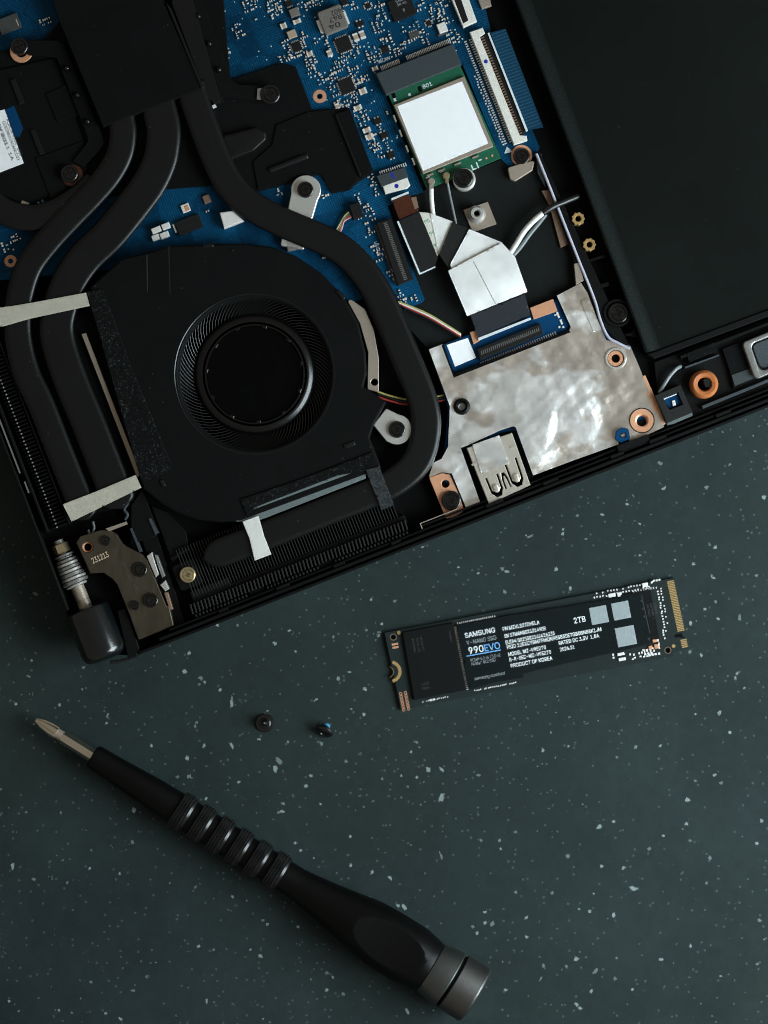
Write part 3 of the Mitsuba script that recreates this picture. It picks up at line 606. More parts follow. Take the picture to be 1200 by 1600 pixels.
# wall beside the battery
put('divider_wall', prism([(838, 240), (843, 237), (985, 545), (979, 548), (940, 508), (903, 425)], 9, 12.6, .8), 'm_case')
put('copper_pad', prism([(846, 298), (858, 296), (869, 320), (860, 324)], 9.6, 11.6, .6), 'm_brown'); put('copper_pad', prism([(860, 327), (873, 326), (891, 380), (876, 387)], 9.6, 11.4, .6), 'm_brown')
put('divider_bracket', prism([(838, 243), (846, 240), (852, 292), (840, 270)], 9.6, 12.4, .6), 'm_slot')
put('ground_clip', prism([(897, 412), (905, 410), (912, 438), (900, 445)], 9.6, 13.0, .6), 'm_tanmetal')
put('edge_wire', wire([(838, 240, 13.2), (862, 300, 13.2), (900, 396, 13.2), (928, 466, 13.2), (938, 500, 13.4), (950, 526, 13.6), (966, 536, 13.6), (984, 545, 13.4)], 2.2), 'm_wirelilac', True, label='thin pale lilac wire running down beside the battery')
put('antenna_cable', wire([(905, 306, 12.2), (880, 316, 13.4), (862, 324, 14.2), (848, 333, 14.2)], 5.0), 'm_coaxblack', True, label='black sleeved end of the antenna cables')
put('antenna_cable', wire([(849, 332, 14.2), (835, 344, 14.2), (820, 360, 13.8), (806, 382, 13.2), (794, 400, 12.6)], 4.2), 'm_coaxwhite', True, label='thick white antenna cable curving out from the battery')
put('antenna_cable', wire([(853, 335, 13.8), (842, 349, 13.4), (828, 366, 13.0), (812, 388, 12.6), (800, 401, 12.4)], 3.0), 'm_coaxgrey', True, label='grey antenna cable lying along the thick white one')
for x, y in ((903.5, 341.5), (921, 382)):
    k = 'laptop__threaded_insert' + ('' if x < 910 else '_001')
    out = [(x + (9.2 if i % 2 else 10.8) * math.cos(i * math.pi / 9), y + (9.2 if i % 2 else 10.8) * math.sin(i * math.pi / 9)) for i in range(18)]
    put('collar', prism(out, 9, 13.6, .8, .3, holes=[circ(x, y, 4.6, 18)]), 'm_gold', parent=k); put('bore', lathe(x, y, [(4.5, 10), (0, 10.02)], 16), 'm_pit', parent=k)
screw(966, 489, 16, 13.8, label='dark screw beside the battery edge', slot=.42); put('screw_boss', ring(965, 489, 17, 22, 9, 13.2), 'm_case', 30)
put('inner_rib', prism([(900, 460), (905, 456), (950, 440), (952, 446)], 9, 12.6, .6), 'm_case'); put('inner_rib', prism([(985, 520), (992, 513), (996, 528), (974, 523)], 9, 12.6, .6), 'm_case')
put('inner_rib', prism([(915, 410), (920, 406), (945, 397), (946, 402)], 9, 12.6, .6), 'm_case')
# battery
BT = 'laptop__battery'
put('pack', prism([(752, -190), (1020, 551), (1520, 366), (1290, -185)], 9.2, 14.6, 1.5, .4), 'm_battery', parent=BT)
A, B = np.array([733.5, -190]), np.array([1008., 552.])
w = [P(*A, 16.6), P(*B, 16.6), P(*(A + [16, -5]), 14.62), P(*(B + [16, -5]), 14.62), P(*A, 9.2), P(*B, 9.2), P(*(A + [16, -5]), 9.2), P(*(B + [16, -5]), 9.2),
     P(*(A + [3, -1]), 16.7), P(*(B + [3, -1]), 16.7)]
prof_ = [(0, 9.2), (0, 14.2), (.8, 15.0), (2, 15.4), (4.5, 15.55), (8, 15.4), (12, 15.08), (16, 14.8), (20, 14.66), (24, 14.61), (24, 9.2)]
rows_ = [[P(*(q + [o, -o * .31]), z) for o, z in prof_] for q in (A, B)]
wf = [(4, 5, 1), (4, 1, 0), (0, 1, 9), (0, 9, 8), (8, 9, 3), (8, 3, 2), (6, 2, 3), (6, 3, 7), (5, 7, 3), (5, 3, 9), (5, 9, 1), (4, 0, 8), (4, 8, 2), (4, 2, 6), (4, 6, 7), (4, 7, 5)]
put('frame_edge', closed(np.array(rows_)), 'm_rim', 50, parent=BT)
put('frame_edge', prism([(1010, 553), (1020, 550), (1520, 365), (1524, 375), (1022, 561)], 9.2, 15.2, 1.6, .5), 'm_case', parent=BT)

# ------------------------------------------------------------------ port board under foil
IO = 'laptop__port_board'
put('board', prism([(672, 546), (698, 536), (885, 462), (912, 440), (945, 512), (985, 540), (1036, 664), (997, 684), (833, 742), (806, 672), (783, 676), (722, 702), (748, 780), (726, 790), (690, 745), (700, 640)], 9.6, 11.6, .4), 'm_pcbblue', parent=IO)
FOIL = [(670, 546), (691, 538), (695, 552), (708, 584), (714, 586), (888, 519), (892, 511), (870, 462), (908, 442), (918, 458), (932, 495), (947, 531), (985, 541), (1000, 576), (1006, 592), (1022, 632), (1038, 667), (998, 686), (985, 690), (972, 676), (965, 680), (967, 694), (897, 719), (833, 743), (806, 668), (802, 666), (783, 672), (728, 697), (720, 700), (750, 784), (728, 793), (706, 740), (690, 738), (670, 746), (677, 723), (690, 717), (700, 698), (703, 635)]
from scipy.interpolate import LinearNDInterpolator
CPT = [(660, 430, .3), (660, 820, .3), (1060, 430, .1), (1060, 820, .1), (690, 560, .5), (700, 690, .4), (740, 600, .9), (735, 650, .6), (780, 590, .8), (790, 640, 1.2), (815, 660, 1.9), (835, 720, 1.5), (850, 610, 1.5), (860, 660, 1.7),
       (905, 640, 1.2), (885, 700, .8), (930, 690, .35), (945, 655, .3), (960, 610, .6), (925, 600, 1.1), (880, 555, .5), (830, 560, .9), (920, 540, .5), (910, 480, .5), (940, 570, .3), (990, 600, .5), (1000, 640, .4), (980, 660, .3), (740, 760, .5), (860, 735, .9), (760, 625, 1.0), (720, 670, .9)]
_r = random.Random(5)
for _ in range(70):
    x, y = _r.uniform(670, 1040), _r.uniform(440, 790)
    near = sorted((math.hypot(a - x, b - y), c) for a, b, c in CPT)
    if near[0][0] > 17: CPT.append((x, y, sum(c / d for d, c in near[:3]) / sum(1 / d for d, c in near[:3]) + _r.uniform(-.34, .38)))
FACET = LinearNDInterpolator(np.array(CPT)[:, :2], np.array(CPT)[:, 2])
FOLDS = [(math.cos(a), math.sin(a), L, ph, am, sd) for a, L, ph, am, sd in ((.3, 60, .1, .12, 11), (1.2, 47, .4, .10, 12), (2.1, 38, .7, .09, 13), (2.8, 26, .2, .07, 14), (.8, 17, .9, .045, 15), (2.5, 13, .3, .03, 17))]
def fz(x, y):
    z = 12.1 + float(FACET(x, y))
    for cx, sy, L, ph, am, sd in FOLDS:
        t = (x * cx + y * sy) / L + ph; k = min(1., max(0., (fb(x, y, .018, sd, 2) - .38) * 5))
        z += 1.7 * am * k * abs(2 * (t - math.floor(t)) - 1)
    return z
put('foil_shield', sheet(FOIL, fz, holes=[circ(721.5, 635, 13, 24), circ(962, 560, 13, 24), circ(1003, 657, 20, 30)], step=2.6), 'm_foil', 9, parent=IO, label='crinkled silver foil covering the port board')
put('foil_seam', sheet([(690, 540), (693, 538), (709, 584), (889, 516), (892, 519), (709, 590)], lambda x, y: fz(x, y) + .1, step=3), 'm_pit', True, parent=IO)
put('foil_strip', sheet([(907, 470), (918, 466), (940, 514), (928, 519)], lambda x, y: fz(x, y) + .25, step=3), 'm_foil', True, parent=IO)
put('grommet', lathe(721.5, 635, [(5.5, 12), (6, 13.4), (9, 14.2), (12, 13.9), (13, 13.2), (13.4, 11.8)], 28), 'm_case', 40, parent=IO)
screw(722, 636, 6.5, 13.0, 'm_steel', parent=IO, slot=.4, h=1.2)
put('hole_ring', ring(962, 560, 6.4, 12, 11.6, 13.0), 'm_copper', 30, parent=IO); put('hole_ring', ring(962, 560, 13, 16.5, 12.5, 13.4), 'm_silver', 30, parent=IO)
put('hole_bore', lathe(962, 560, [(6.6, 11.7), (0, 11.72)], 18), 'm_pit', parent=IO)
put('hole_ring', lathe(1003, 657, [(7, 11.7), (8.6, 11.8), (8.8, 12.8), (10.2, 12.9), (10.4, 13.2), (18, 13.25), (18.4, 11.7)], 36), 'm_copper', 30, parent=IO); put('hole_bore', lathe(1003, 662, [(6.8, 12.0), (0, 12.02)], 18), 'm_pit', parent=IO)
put('edge_hook', prism(rnd([(961, 686), (963, 673), (972, 668), (982, 670), (985, 686), (970, 692)], 3), 10, 14.0, .6, .2, holes=[rnd([(969, 683), (970, 677), (977, 675), (979, 683)], 1.5)]), 'm_pcbblue', parent=IO, label='blue board edge showing through the foil'); put('hook_pad', box(974, 680, 7, 4, 10, 13.4), 'm_tanmetal', parent=IO)
put('copper_edge', prism([(999, 590), (1008, 586), (1026, 626), (1040, 662), (1034, 666), (1017, 630)], 10, 12.9, .5), 'm_copper', parent=IO)
# window with cable connector
put('window_board', prism([(692, 541), (872, 468), (888, 508), (884, 516), (712, 582), (708, 578)], 11.6, 11.9), 'm_pcbblue', parent=IO)
put('label_patch', prism([(698, 539), (731, 528), (744, 559), (711, 573)], 11.9, 12.05), 'm_white', parent=IO, label='blank square white patch beside the cable connector')
put('copper_patch', prism([(734, 519), (745, 516), (750, 532), (740, 538)], 11.9, 12.6, .4), 'm_copper', parent=IO); put('copper_patch', prism([(828, 481), (864, 467), (871, 486), (834, 499)], 11.9, 12.8, .4), 'm_copper', parent=IO)
pin_connector('cable_socket', [(746, 545), (750, 563), (849, 522), (844, 505)], 11.9, 13.4, 30, .45)
put('solder_pin', [box(752 + t * 95, 568 - t * 39, 1.4, 5, 11.9, 12.1) for t in np.linspace(0, 1.22, 34)], 'm_tin', parent='laptop__cable_socket', kind='stuff')
put('latch_bar', prism([(747, 528), (829, 496), (830, 499), (748, 532)], 12.5, 13.6), 'm_silk', parent='laptop__cable_socket')
put('solder_joint', [box(x, y, w, h, 11.9, 12.2) for x, y, w, h in ((872, 492, 3, 10), (877, 503, 3, 8), (868, 492, 4, 2), (880, 511, 3, 3), (874, 511, 3, 3))], 'm_tin', parent=IO)
# folded flat cable
FF_ = 'laptop__flat_cable'
put('lower_stiffener', sheet([(735, 493), (820, 460), (829, 492), (747, 527)], lambda x, y: 13.5 + .1 * fb(x, y, .02)), 'm_slate', True, parent=FF_, label='dark slate end of the folded flat cable')
def bz(x, y):
    t = ((x - 760) * .365 + (y - 430) * .93) / 60; u = ((x - 760) * .93 - (y - 430) * .365) / 62
    return 15.6 - 1.6 * max(0, t) ** 2 - .25 * t * t - .35 * u * u
put('folded_leaf', sheet([(700, 423), (784, 379), (805, 402), (824, 456), (730, 494)], bz, step=3), 'm_ffc', True, parent=FF_, label='bright silver leaf of the folded flat cable')
put('fold_crease', sheet([(739, 408.5), (740, 408), (775, 475), (774, 475.5)], lambda x, y: bz(x, y) + .03, step=3, thick=.05), 'm_inductor', parent=FF_)
def dz(x, y): return 13.2 + .010 * (y - 340) + .15 * fb(x, y, .03, 3)
put('upper_leaf', sheet([(703, 414), (733, 358), (785, 379), (706, 420)], lambda x, y: 14.6 + .2 * fb(x, y, .03), step=3), 'm_ffc', True, parent=FF_)
put('black_band', sheet([(686, 397), (707, 347), (734, 358), (702, 421)], lambda x, y: 14.2 + .1 * fb(x, y, .03), step=3), 'm_stiff', True, parent=FF_, label='black tape band across the flat cable')
put('upper_leaf', sheet([(672, 333), (707, 346), (687, 396), (684, 390)], lambda x, y: 13.6 + .25 * fb(x, y, .03), step=3), 'm_ffc', True, parent=FF_)
put('white_strip', sheet([(655, 331), (672, 333), (688, 394), (683, 400), (668, 362)], lambda x, y: 13.5, step=4), 'm_ffcwhite', True, parent=FF_, label='narrow white strip printed with green figures')
for x, y in ((666, 351), (674, 369.5), (681, 388)): put('marking', lettering('90', x - 2, y - 1, 5.6, 13.54, ANG + 4, width=8, bold=True), 'm_greenink', parent=FF_)
put('upper_stiffener', sheet([(623, 345), (655, 331), (685, 398), (680, 416), (655, 427)], lambda x, y: 13.4 + .05 * fb(x, y, .03), step=4), 'm_stiff', True, parent=FF_, label='dark grey stiffened end of the flat cable')
put('stiffener_edge', prism([(620, 346), (623, 345), (657, 427), (655, 429)], 13.2, 13.8), 'm_silk', parent=FF_); put('stiffener_edge', prism([(655, 427), (680, 416), (680, 418), (656, 429)], 13.0, 13.5), 'm_silk', parent=FF_)
put('brown_film', sheet([(612, 312), (640, 304), (654, 326), (652, 331), (624, 343)], lambda x, y: 13.0 + .15 * fb(x, y, .05), step=3), 'm_kapton', True, label='dark reddish brown flex film below the small connector')
put('film_tab', prism([(642, 309), (650, 307), (654, 324), (648, 327)], 12, 13.1, .3), 'm_brown', parent='laptop__brown_film'); put('film_bar', prism([(611, 310), (638, 299), (639, 302), (612, 313)], 12.4, 13.2), 'm_silk', parent='laptop__brown_film')
for i, m in enumerate(('m_wireyellow', 'm_coaxwhite', 'm_wirered', 'm_coaxblack')):
    put('wire', wire([(618 + i, 470 + i * 1.5, 11.8), (640, 478 + i * 2.4, 12.2), (670, 491 + i * 2.6, 12.4), (700, 509 + i * 2.4, 12.4), (720, 522 + i * 2, 12.2)], 1.4), m, True, parent='laptop__wire_bundle')
# usb port
US = 'laptop__usb_port'
put('recess', prism([(720, 700), (740, 690), (780, 668), (803, 664), (836, 757), (764, 792), (752, 786)], 9.4, 11.2), 'm_pit', parent=US)
Q = np.array([(729, 700), (800, 676), (829, 758), (764, 788)], float)
def q4(u, v): return tuple((Q[0] * (1 - u) + Q[1] * u) * (1 - v) + (Q[3] * (1 - u) + Q[2] * u) * v)
def ufork(u0, u1, v0, v1, w): return [q4(u0, v0), q4(u0 + w, v0), q4(u0 + w * 1.3, v1 - .10), q4((u0 + u1) / 2 - .02, v1 - .04), q4((u0 + u1) / 2 + .03, v1 - .04), q4(u1 - w * 1.3, v1 - .10), q4(u1 - w, v0), q4(u1, v0), q4(u1 - w * .2, v1 - .07), q4((u0 + u1) / 2 + .06, v1 + .03), q4((u0 + u1) / 2 - .05, v1 + .03), q4(u0 + w * .2, v1 - .07)]
arch = [q4(.455, .88), q4(.46, .70), q4(.49, .60), q4(.55, .60), q4(.585, .70), q4(.595, .88), q4(.57, .88), q4(.555, .73), q4(.535, .66), q4(.51, .66), q4(.49, .73), q4(.485, .88)]
put('shell', prism([q4(0, 0), q4(1, 0), q4(1, 1), q4(0, 1)], 11.2, 14.2, 1.0, .3, holes=[ufork(.13, .42, .58, .92, .035), ufork(.62, .91, .44, .90, .035), arch]), 'm_usb', parent=US, label='silver metal shell of the usb port')
put('shell_tab', box(741, 725, 9, 3, 14.2, 14.5), 'm_usb', parent=US); put('shell_tab', box(802, 698, 9, 3, 14.2, 14.5), 'm_usb', parent=US)
for u0, v0, w_ in ((.275, .80, 9), (.765, .77, 9)):
    q = q4(u0, v0); put('contact_spring', prism(rnd(rect(q[0], q[1], w_, 13), 3), 14.2, 14.75, 2.2, .45), 'm_usb', 40, parent=US)
put('foil_patch', sheet([(738, 695), (780, 680), (796, 724), (752, 740)], lambda x, y: 14.5 + .3 * abs(fb(x, y, .05, 6) - .5), step=2.6), 'm_foil', True, parent=US)
put('copper_tab', prism(rnd([(670, 746), (690, 739), (703, 741), (712, 760), (726, 797), (712, 808), (697, 811)], 3), 11.2, 12.4, .8, .2, holes=[circ(696, 756, 6, 18)]), 'm_copper', 30, label='flat copper tab held by a black screw')
put('tab_bore', lathe(696, 756, [(6.2, 11.2), (0, 11.22)], 18), 'm_pit', parent='laptop__copper_tab')
screw(705, 782, 15, 13.6, parent='laptop__copper_tab', slot=.38); put('blue_wedge', prism([(703, 741), (709, 744), (712, 756), (709, 752)], 11, 12.2), 'm_pcbblue', parent=IO)

# ------------------------------------------------------------------ front right corner: speaker, rubber ring, sensor
put('corner_frame', prism([(1022, 566), (1520, 376), (1552, 470), (1080, 655), (1045, 672), (1030, 640)], 9, 11.4, .8), 'm_case')
put('corner_rail', prism([(1062, 556), (1250, 484), (1250, 489), (1064, 561)], 11.4, 14.4, .8, .3), 'm_case'); put('corner_rail', prism([(1096, 634), (1250, 572), (1250, 577), (1098, 639)], 11.4, 13.6, .8, .3), 'm_slot')
put('foam_pad', prism([(1072, 552), (1115, 535), (1120, 548), (1077, 566)], 11.4, 14.6, .8, .3), 'm_foam')
put('pad_edge', prism([(1070, 573), (1123, 554), (1124, 556), (1071, 576)], 11.4, 13.8), 'm_slot')
put('rubber_mount', lathe(1101, 600, [(10, 11.4), (10, 14.2), (12, 15.0), (17, 15.2), (21, 14.6), (22, 13.6), (22, 11.4)], 40), 'm_orange', 50, label='orange rubber ring in the corner of the case')
put('rubber_bore', lathe(1101, 600, [(10.1, 11.5), (0, 11.52)], 20), 'm_pit', parent='laptop__rubber_mount'); put('mount_peg', prism(rnd([(1098, 592), (1110, 590), (1116, 596), (1112, 604), (1102, 606)], 3), 11.6, 14.4, .8, .3), 'm_chip', 30, parent='laptop__rubber_mount')
put('speaker_body', prism([(1128, 545), (1250, 498), (1250, 565), (1146, 607), (1140, 580)], 11.4, 13.0, .8, .3), 'm_black', parent='laptop__speaker')
put('speaker_fabric', prism([(1143, 586), (1182, 572), (1250, 545), (1250, 562), (1148, 603)], 13.0, 13.3, .4), 'm_speakermesh', parent='laptop__speaker')
fr = rnd([(1160, 536), (1230, 508), (1258, 566), (1184, 592)], 8)
put('speaker_frame', prism(rnd([(1159, 535), (1240, 502), (1262, 560), (1180, 594)], 8), 13, 15.2, 2., .6, holes=[rnd([(1173, 538), (1240, 512), (1255, 553), (1188, 581)], 9)]), 'm_steel', 40, parent='laptop__speaker', label='rounded grey metal frame around the speaker')
put('speaker_cone', prism(rnd([(1175, 539), (1240, 514), (1255, 551), (1189, 578)], 9), 13, 14.0, 1.5, .3), 'm_slot', 40, parent='laptop__speaker')
SE = 'laptop__sensor_module'
put('cover', prism([(1023, 618), (1063, 601), (1082, 645), (1042, 661)], 11, 15.0, .8, .2, holes=[[(1036, 622), (1059, 613), (1067, 632), (1046, 640)]]), 'm_stiff', parent=SE)
put('sensor_board', prism([(1036, 622), (1058, 614), (1065, 631), (1046, 638)], 11, 13.6), 'm_pcbblue', parent=SE); put('sensor_chip', box(1053, 630, 5, 9, 13.6, 14.2, 12, .6), 'm_tin', parent=SE); put('window_edge', prism([(1037, 623), (1057, 615), (1057.5, 616.5), (1037.6, 624.5)], 14.6, 15.05), 'm_silk', parent=SE)
put('bright_edge', prism([(1041, 660), (1082, 643), (1082, 650), (1052, 663), (1042, 665)], 11, 13.2, 1.6, .6), 'm_film', parent=SE)
put('sensor_wire', wire([(1030, 614, 13.0), (1036, 604, 13.4), (1046, 588, 13.8), (1056, 577, 13.6), (1064, 572, 12.6)], 3.0), 'm_coaxgrey', True, label='short grey wire leading out of the small sensor module')

# ------------------------------------------------------------------ heat sink
HS = 'laptop__heat_sink'
put('base_plate', prism([(-50, 95), (70, 60), (96, 30), (300, -50), (345, -50), (360, 125), (440, 98), (462, 104), (488, 172), (545, 168), (583, 268), (560, 284), (546, 297), (518, 302), (500, 272), (420, 295), (400, 300), (330, 290), (200, 300), (110, 325), (72, 312), (0, 297), (-50, 280)], BZ + .1, 12.0, .8, .2), 'm_black', parent=HS)
put('cover_film', prism([(432, 195), (480, 175), (520, 170), (578, 268), (560, 280), (546, 297), (517, 300), (502, 273), (485, 268), (417, 293), (403, 296), (395, 253), (425, 226)], 12.0, 12.5, .8, .2), 'm_black', parent=HS)
put('cover_film', prism([(520, 178), (547, 171), (583, 267), (563, 279)], 12.5, 12.8, .6, .15), 'm_black', parent=HS)
put('embossed_ridge', prism(rnd([(417, 263), (480, 238), (484, 247), (422, 270)], 4), 12.5, 13.4, 3, .7), 'm_pipe', 40, parent=HS)
put('embossed_ridge', prism(rnd([(523, 180), (527, 179), (565, 273), (561, 275)], 1.5), 12.8, 13.3, 1.2, .4), 'm_pipe', 40, parent=HS)
put('raised_dome', prism(rnd([(345, 212), (400, 198), (416, 206), (416, 218), (396, 236), (358, 251)], 6), 12.0, 13.6, 4, 1.0), 'm_pipe', 40, parent=HS)
# left module: shields and lines
put('module_shield', prism([(-40, 118), (88, 90), (134, 232), (132, 270), (80, 303), (40, 322), (-5, 300), (-40, 250)], 12.0, 12.7, .8, .2), 'm_black', parent=HS)
put('module_panel', prism([(71, 146), (110, 130), (125, 180), (89, 190)], 12.7, 13.1, .7, .2), 'm_black', parent=HS); put('module_panel', prism([(55, 247), (130, 220), (136, 270), (80, 313)], 12.7, 13.1, .7, .2), 'm_black', parent=HS)
put('embossed_ridge', prism([(15, 125), (23, 122), (39, 160), (30, 164)], 12.7, 13.3, 1.6, .4), 'm_pipe', parent=HS); put('embossed_ridge', prism([(46, 203), (54, 201), (70, 240), (62, 243)], 12.7, 13.3, 1.6, .4), 'm_pipe', parent=HS)
put('window_board', prism([(3, 174), (22, 165), (36, 200), (30, 215), (24, 213)], 12.7, 12.85), 'm_pcbblue', parent=HS)
put('part_label', prism([(-30, 180), (7, 171), (37, 255), (-30, 281)], 12.85, 13.0), 'm_white', label='white paper label with small black printing', parent=HS)
for s, x, y, w in (('FOXCN 4905   CN5', 9, 187, 60), ('CC8CNKCC9DANCC02', 3, 190, 64), ('MC 00132', -4, 197, 30), ('12V 8011 1A', -8, 186, 68)):
    put('marking', lettering(s, x, y, 4.8, 13.02, ANG - 90, width=w, bold=True), 'm_ink', parent=HS)
put('solder_point', box(39, 318, 12, 6, 12.6, 12.9, -20), 'm_tanmetal', parent=HS)
# retaining bars with rivets
put('spring_bar', prism(rnd([(18, 66), (47, 63), (90, 63), (100, 68), (158, 208), (163, 222), (157, 232), (130, 261), (113, 252), (137, 222), (136, 212), (88, 90), (45, 86)], 2.5), 13.1, 13.9, .8, .2), 'm_black', 30, parent=HS)
put('spring_bar', prism(rnd([(287, -40), (300, -40), (362, 125), (372, 132), (420, 134), (424, 158), (380, 155), (347, 152), (343, 163), (336, 163)], 2.5), 13.1, 13.9, .8, .2), 'm_black', 30, parent=HS)
for x, y in ((104, 106), (120.5, 148), (136.5, 189.5), (310, 25), (327, 68), (342, 108.5)):
    put('rivet', lathe(x, y, [(4.6, 13.9), (4.4, 14.5), (2.8, 15.0), (0, 15.1)], 18), 'm_barrel', True, parent=HS)
put('copper_washer', ring(33, 80, 9, 17.5, 12.7, 13.0), 'm_copper', parent=HS); put('copper_washer', ring(113, 274, 9, 17, 13.1, 13.3), 'm_kapton', parent=HS)
screw(30, 72, 13.5, 15.0, parent=HS); screw(108, 271, 13.5, 15.0, parent=HS); screw(422, 147, 15.5, 15.0, parent=HS, slot=.4)
put('clip_washer', prism([(402, 138), (410, 137), (408, 156), (401, 155)], 13.9, 14.5, .6), 'm_steel', parent=HS); put('bar_end', prism([(325, 167), (336, 163), (338, 166), (328, 171)], 12.4, 14.2), 'm_tin', parent=HS)
put('contact_plate', prism([(88, 22), (70, -40), (245, -60), (256, 4), (316, 138), (161, 198)], 14.0, 16.2, .9, .3), 'm_black', parent=HS, label='large flat black plate over the processor')
put('plate_rail', prism([(259, 3), (268, 14), (318, 136), (314, 138)], 14, 16.6, .8, .2), 'm_pipe', parent=HS)
put('plate_rail', prism([(275, -40), (290, -40), (345, 158), (335, 163), (322, 150), (268, 5)], 12.6, 14.6, .8, .2), 'm_pipe', parent=HS)
pA = [(186, 150), (189, 185), (192, 208), (187, 240), (170, 272), (142, 305), (108, 340), (74, 377), (46, 415), (31, 460), (27, 503), (30, 540), (42, 585), (64, 632), (92, 703), (120, 772), (138, 812)]
pB = [(240, 140), (247, 165), (255, 200), (254, 228), (248, 255), (232, 288), (203, 327), (170, 367), (133, 403), (108, 440), (92, 485), (88, 515), (94, 548), (112, 600), (138, 662), (157, 710), (172, 748), (190, 795)]
pC = [(296, 130), (303, 155), (319, 200), (334, 240), (350, 274), (372, 304), (400, 326), (440, 347), (490, 368), (530, 388), (560, 415), (588, 455), (610, 502), (633, 556), (654, 607), (664, 640), (666, 668), (660, 702), (646, 728), (622, 749), (590, 766), (500, 802), (410, 838), (350, 861), (318, 873)]
pD = [(-120, 150), (-75, 225), (-40, 285), (-12, 318), (20, 336), (55, 340), (90, 330), (125, 308), (150, 285)]
put('heat_pipe', flat_tube(pA, 21.5, 12.8, 15.6, (0, 16)), 'm_pipe', True, parent=HS); put('heat_pipe', flat_tube(pB, 27.5, 12.8, 15.6, (0, 18)), 'm_pipe', True, parent=HS)
put('heat_pipe', flat_tube(pC, 23.5, 12.8, 15.6, (0, 34)), 'm_pipe', True, parent=HS); put('heat_pipe', flat_tube(pD, 21, 12.4, 14.8), 'm_pipe', True, parent=HS)
# left fin block under the two pipes
put('fin_block', prism([(0, 470), (150, 470), (222, 752), (205, 790), (110, 810), (70, 760), (5, 560)], 9.2, 12.6), 'm_pit', parent=HS)
put('fin_edge', prism([(127, 522), (134, 520), (221, 742), (214, 746)], 9.4, 14.0, .8, .2), 'm_tanmetal', parent=HS, label='narrow tan metal edge strip beside the fan')
put('fin_sheet', prism([(205, 790), (222, 765), (248, 832), (240, 840), (205, 850)], 9.4, 13.4, .6), 'm_case', parent=HS)
put('fin_edge', prism([(232, 811), (236, 809), (248, 832), (243, 836)], 9.4, 13.8), 'm_slot', parent=HS)
# bottom fin block, pipe lies across it
def fin(t, o0, o1, z1, name, w=2.0, slant=0, bs='m_fin', z0=9.4):
    a, b = E0 + ED * t + EN * o0, E0 + ED * (t + slant) + EN * o1
    q = [tuple(a - ED * w / 2), tuple(a + ED * w / 2), tuple(b + ED * w / 2), tuple(b - ED * w / 2)]
    put(name, prism(q, z0, z1, .5, .2), bs, parent=HS)
put('fin_base', prism(strip(108, 470, 10, 136), 9.1, 9.8), 'm_pit', parent=HS)
for i in range(72):
    fin(116 + i * 4.8, 52, 132, 12.7, 'fin', 1.7)
put('duct_plate', prism(strip(112, 468, 38, 52), 9.4, 12.2, .8), 'm_case', parent=HS); put('duct_plate', prism(strip(112, 176, 30, 62), 9.4, 12.6, .8), 'm_case', parent=HS)
for i in range(62):
    fin(104 + i * 5.9, 28, 44, 14.0, 'vent_louver', 2.6, 1.5)
for i in range(60):
    t = 108 + i * 6.0
    if 196 < t < 224 or 312 < t < 340: continue
    fin(t, 21.5, 26.5, 13.6, 'vent_tooth', 3.2)
for t in (210, 326): put('vent_block', prism(strip(t - 12, t + 12, 21, 34), 9.2, 13.0, .8), 'm_pit', parent=HS)
# ------------------------------------------------------------------ fan
FN = 'laptop__cooling_fan'
FX, FY = 398, 584.5
FAN = [(140, 448), (190, 404), (230, 394), (263, 384), (333, 381), (380, 380), (423, 385), (463, 400), (503, 427), (537, 463), (560, 505), (571, 550), (573, 583), (568, 604), (604, 628), (584, 664), (578, 684), (596, 731), (572, 742), (375, 815), (340, 816), (306, 812), (275, 801), (250, 786), (223, 764)]
put('bottom_plate', prism(FAN, 9.1, 9.9), 'm_pit', parent=FN)
hole = circ(FX, FY, 119, 96)
put('cover', prism(FAN, 12.2, 16.0, 3.2, .8, holes=[hole]), 'm_black', parent=FN)
put('cover_rim', lathe(FX, FY, [(114.5, 12.6), (114.5, 13.9), (115.3, 14.5), (116.6, 15.05), (118.6, 15.55), (121, 15.9), (123, 16.08), (123.6, 15.9), (123.6, 12.6), (114.5, 12.6)], 120), 'm_lip', 60, parent=FN)
NB = 100
for i in range(NB):
    a0 = 2 * math.pi * i / NB; top, bot = [], []
    for k in range(6):
        s = k / 5; r = 89 + 30 * s; a = a0 + .30 * (s ** 1.2)
        top.append((FX + r * math.cos(a), FY + r * math.sin(a), a))
    V = []
    for kk, (x, y, a) in enumerate(top):
        nx, ny = -math.sin(a), math.cos(a)
        for z in (10.2, 12.5 + 2.1 * kk / 5):
            for w in (-.55, .55): V.append(P(x + nx * w * (1.25 if z < 12 else .8), y + ny * w * (1.25 if z < 12 else .8), z))
    F = []
    for k in range(5):
        o = 4 * k; 
        for p_, q_ in ((0, 1), (1, 3), (3, 2), (2, 0)): F += [(o + p_, o + q_, o + 4 + q_), (o + p_, o + 4 + q_, o + 4 + p_)]
    F += [(0, 2, 3), (0, 3, 1), (20, 21, 23), (20, 23, 22)]
    put('blade', fixn((V, F)), 'm_blade', parent=FN)
put('hub', lathe(FX, FY, [(92, 10), (92, 13.1), (91.2, 13.6), (88.5, 13.98), (84.5, 14.38), (81.8, 14.55), (80.2, 14.5), (79.4, 14.0), (78.6, 13.5), (78, 10)], 120), 'm_gloss', 50, parent=FN)
put('hub_ring', lathe(FX, FY, [(78, 13.0), (77.6, 14.5), (76.4, 14.9), (74.6, 14.9), (73.8, 14.4), (73.6, 13.4)], 120), 'm_gloss', 50, parent=FN)
put('hub_cap', lathe(FX, FY, [(74, 10), (74, 13.4), (73, 13.6), (0, 13.6)], 96), 'm_hubcap', 40, parent=FN)
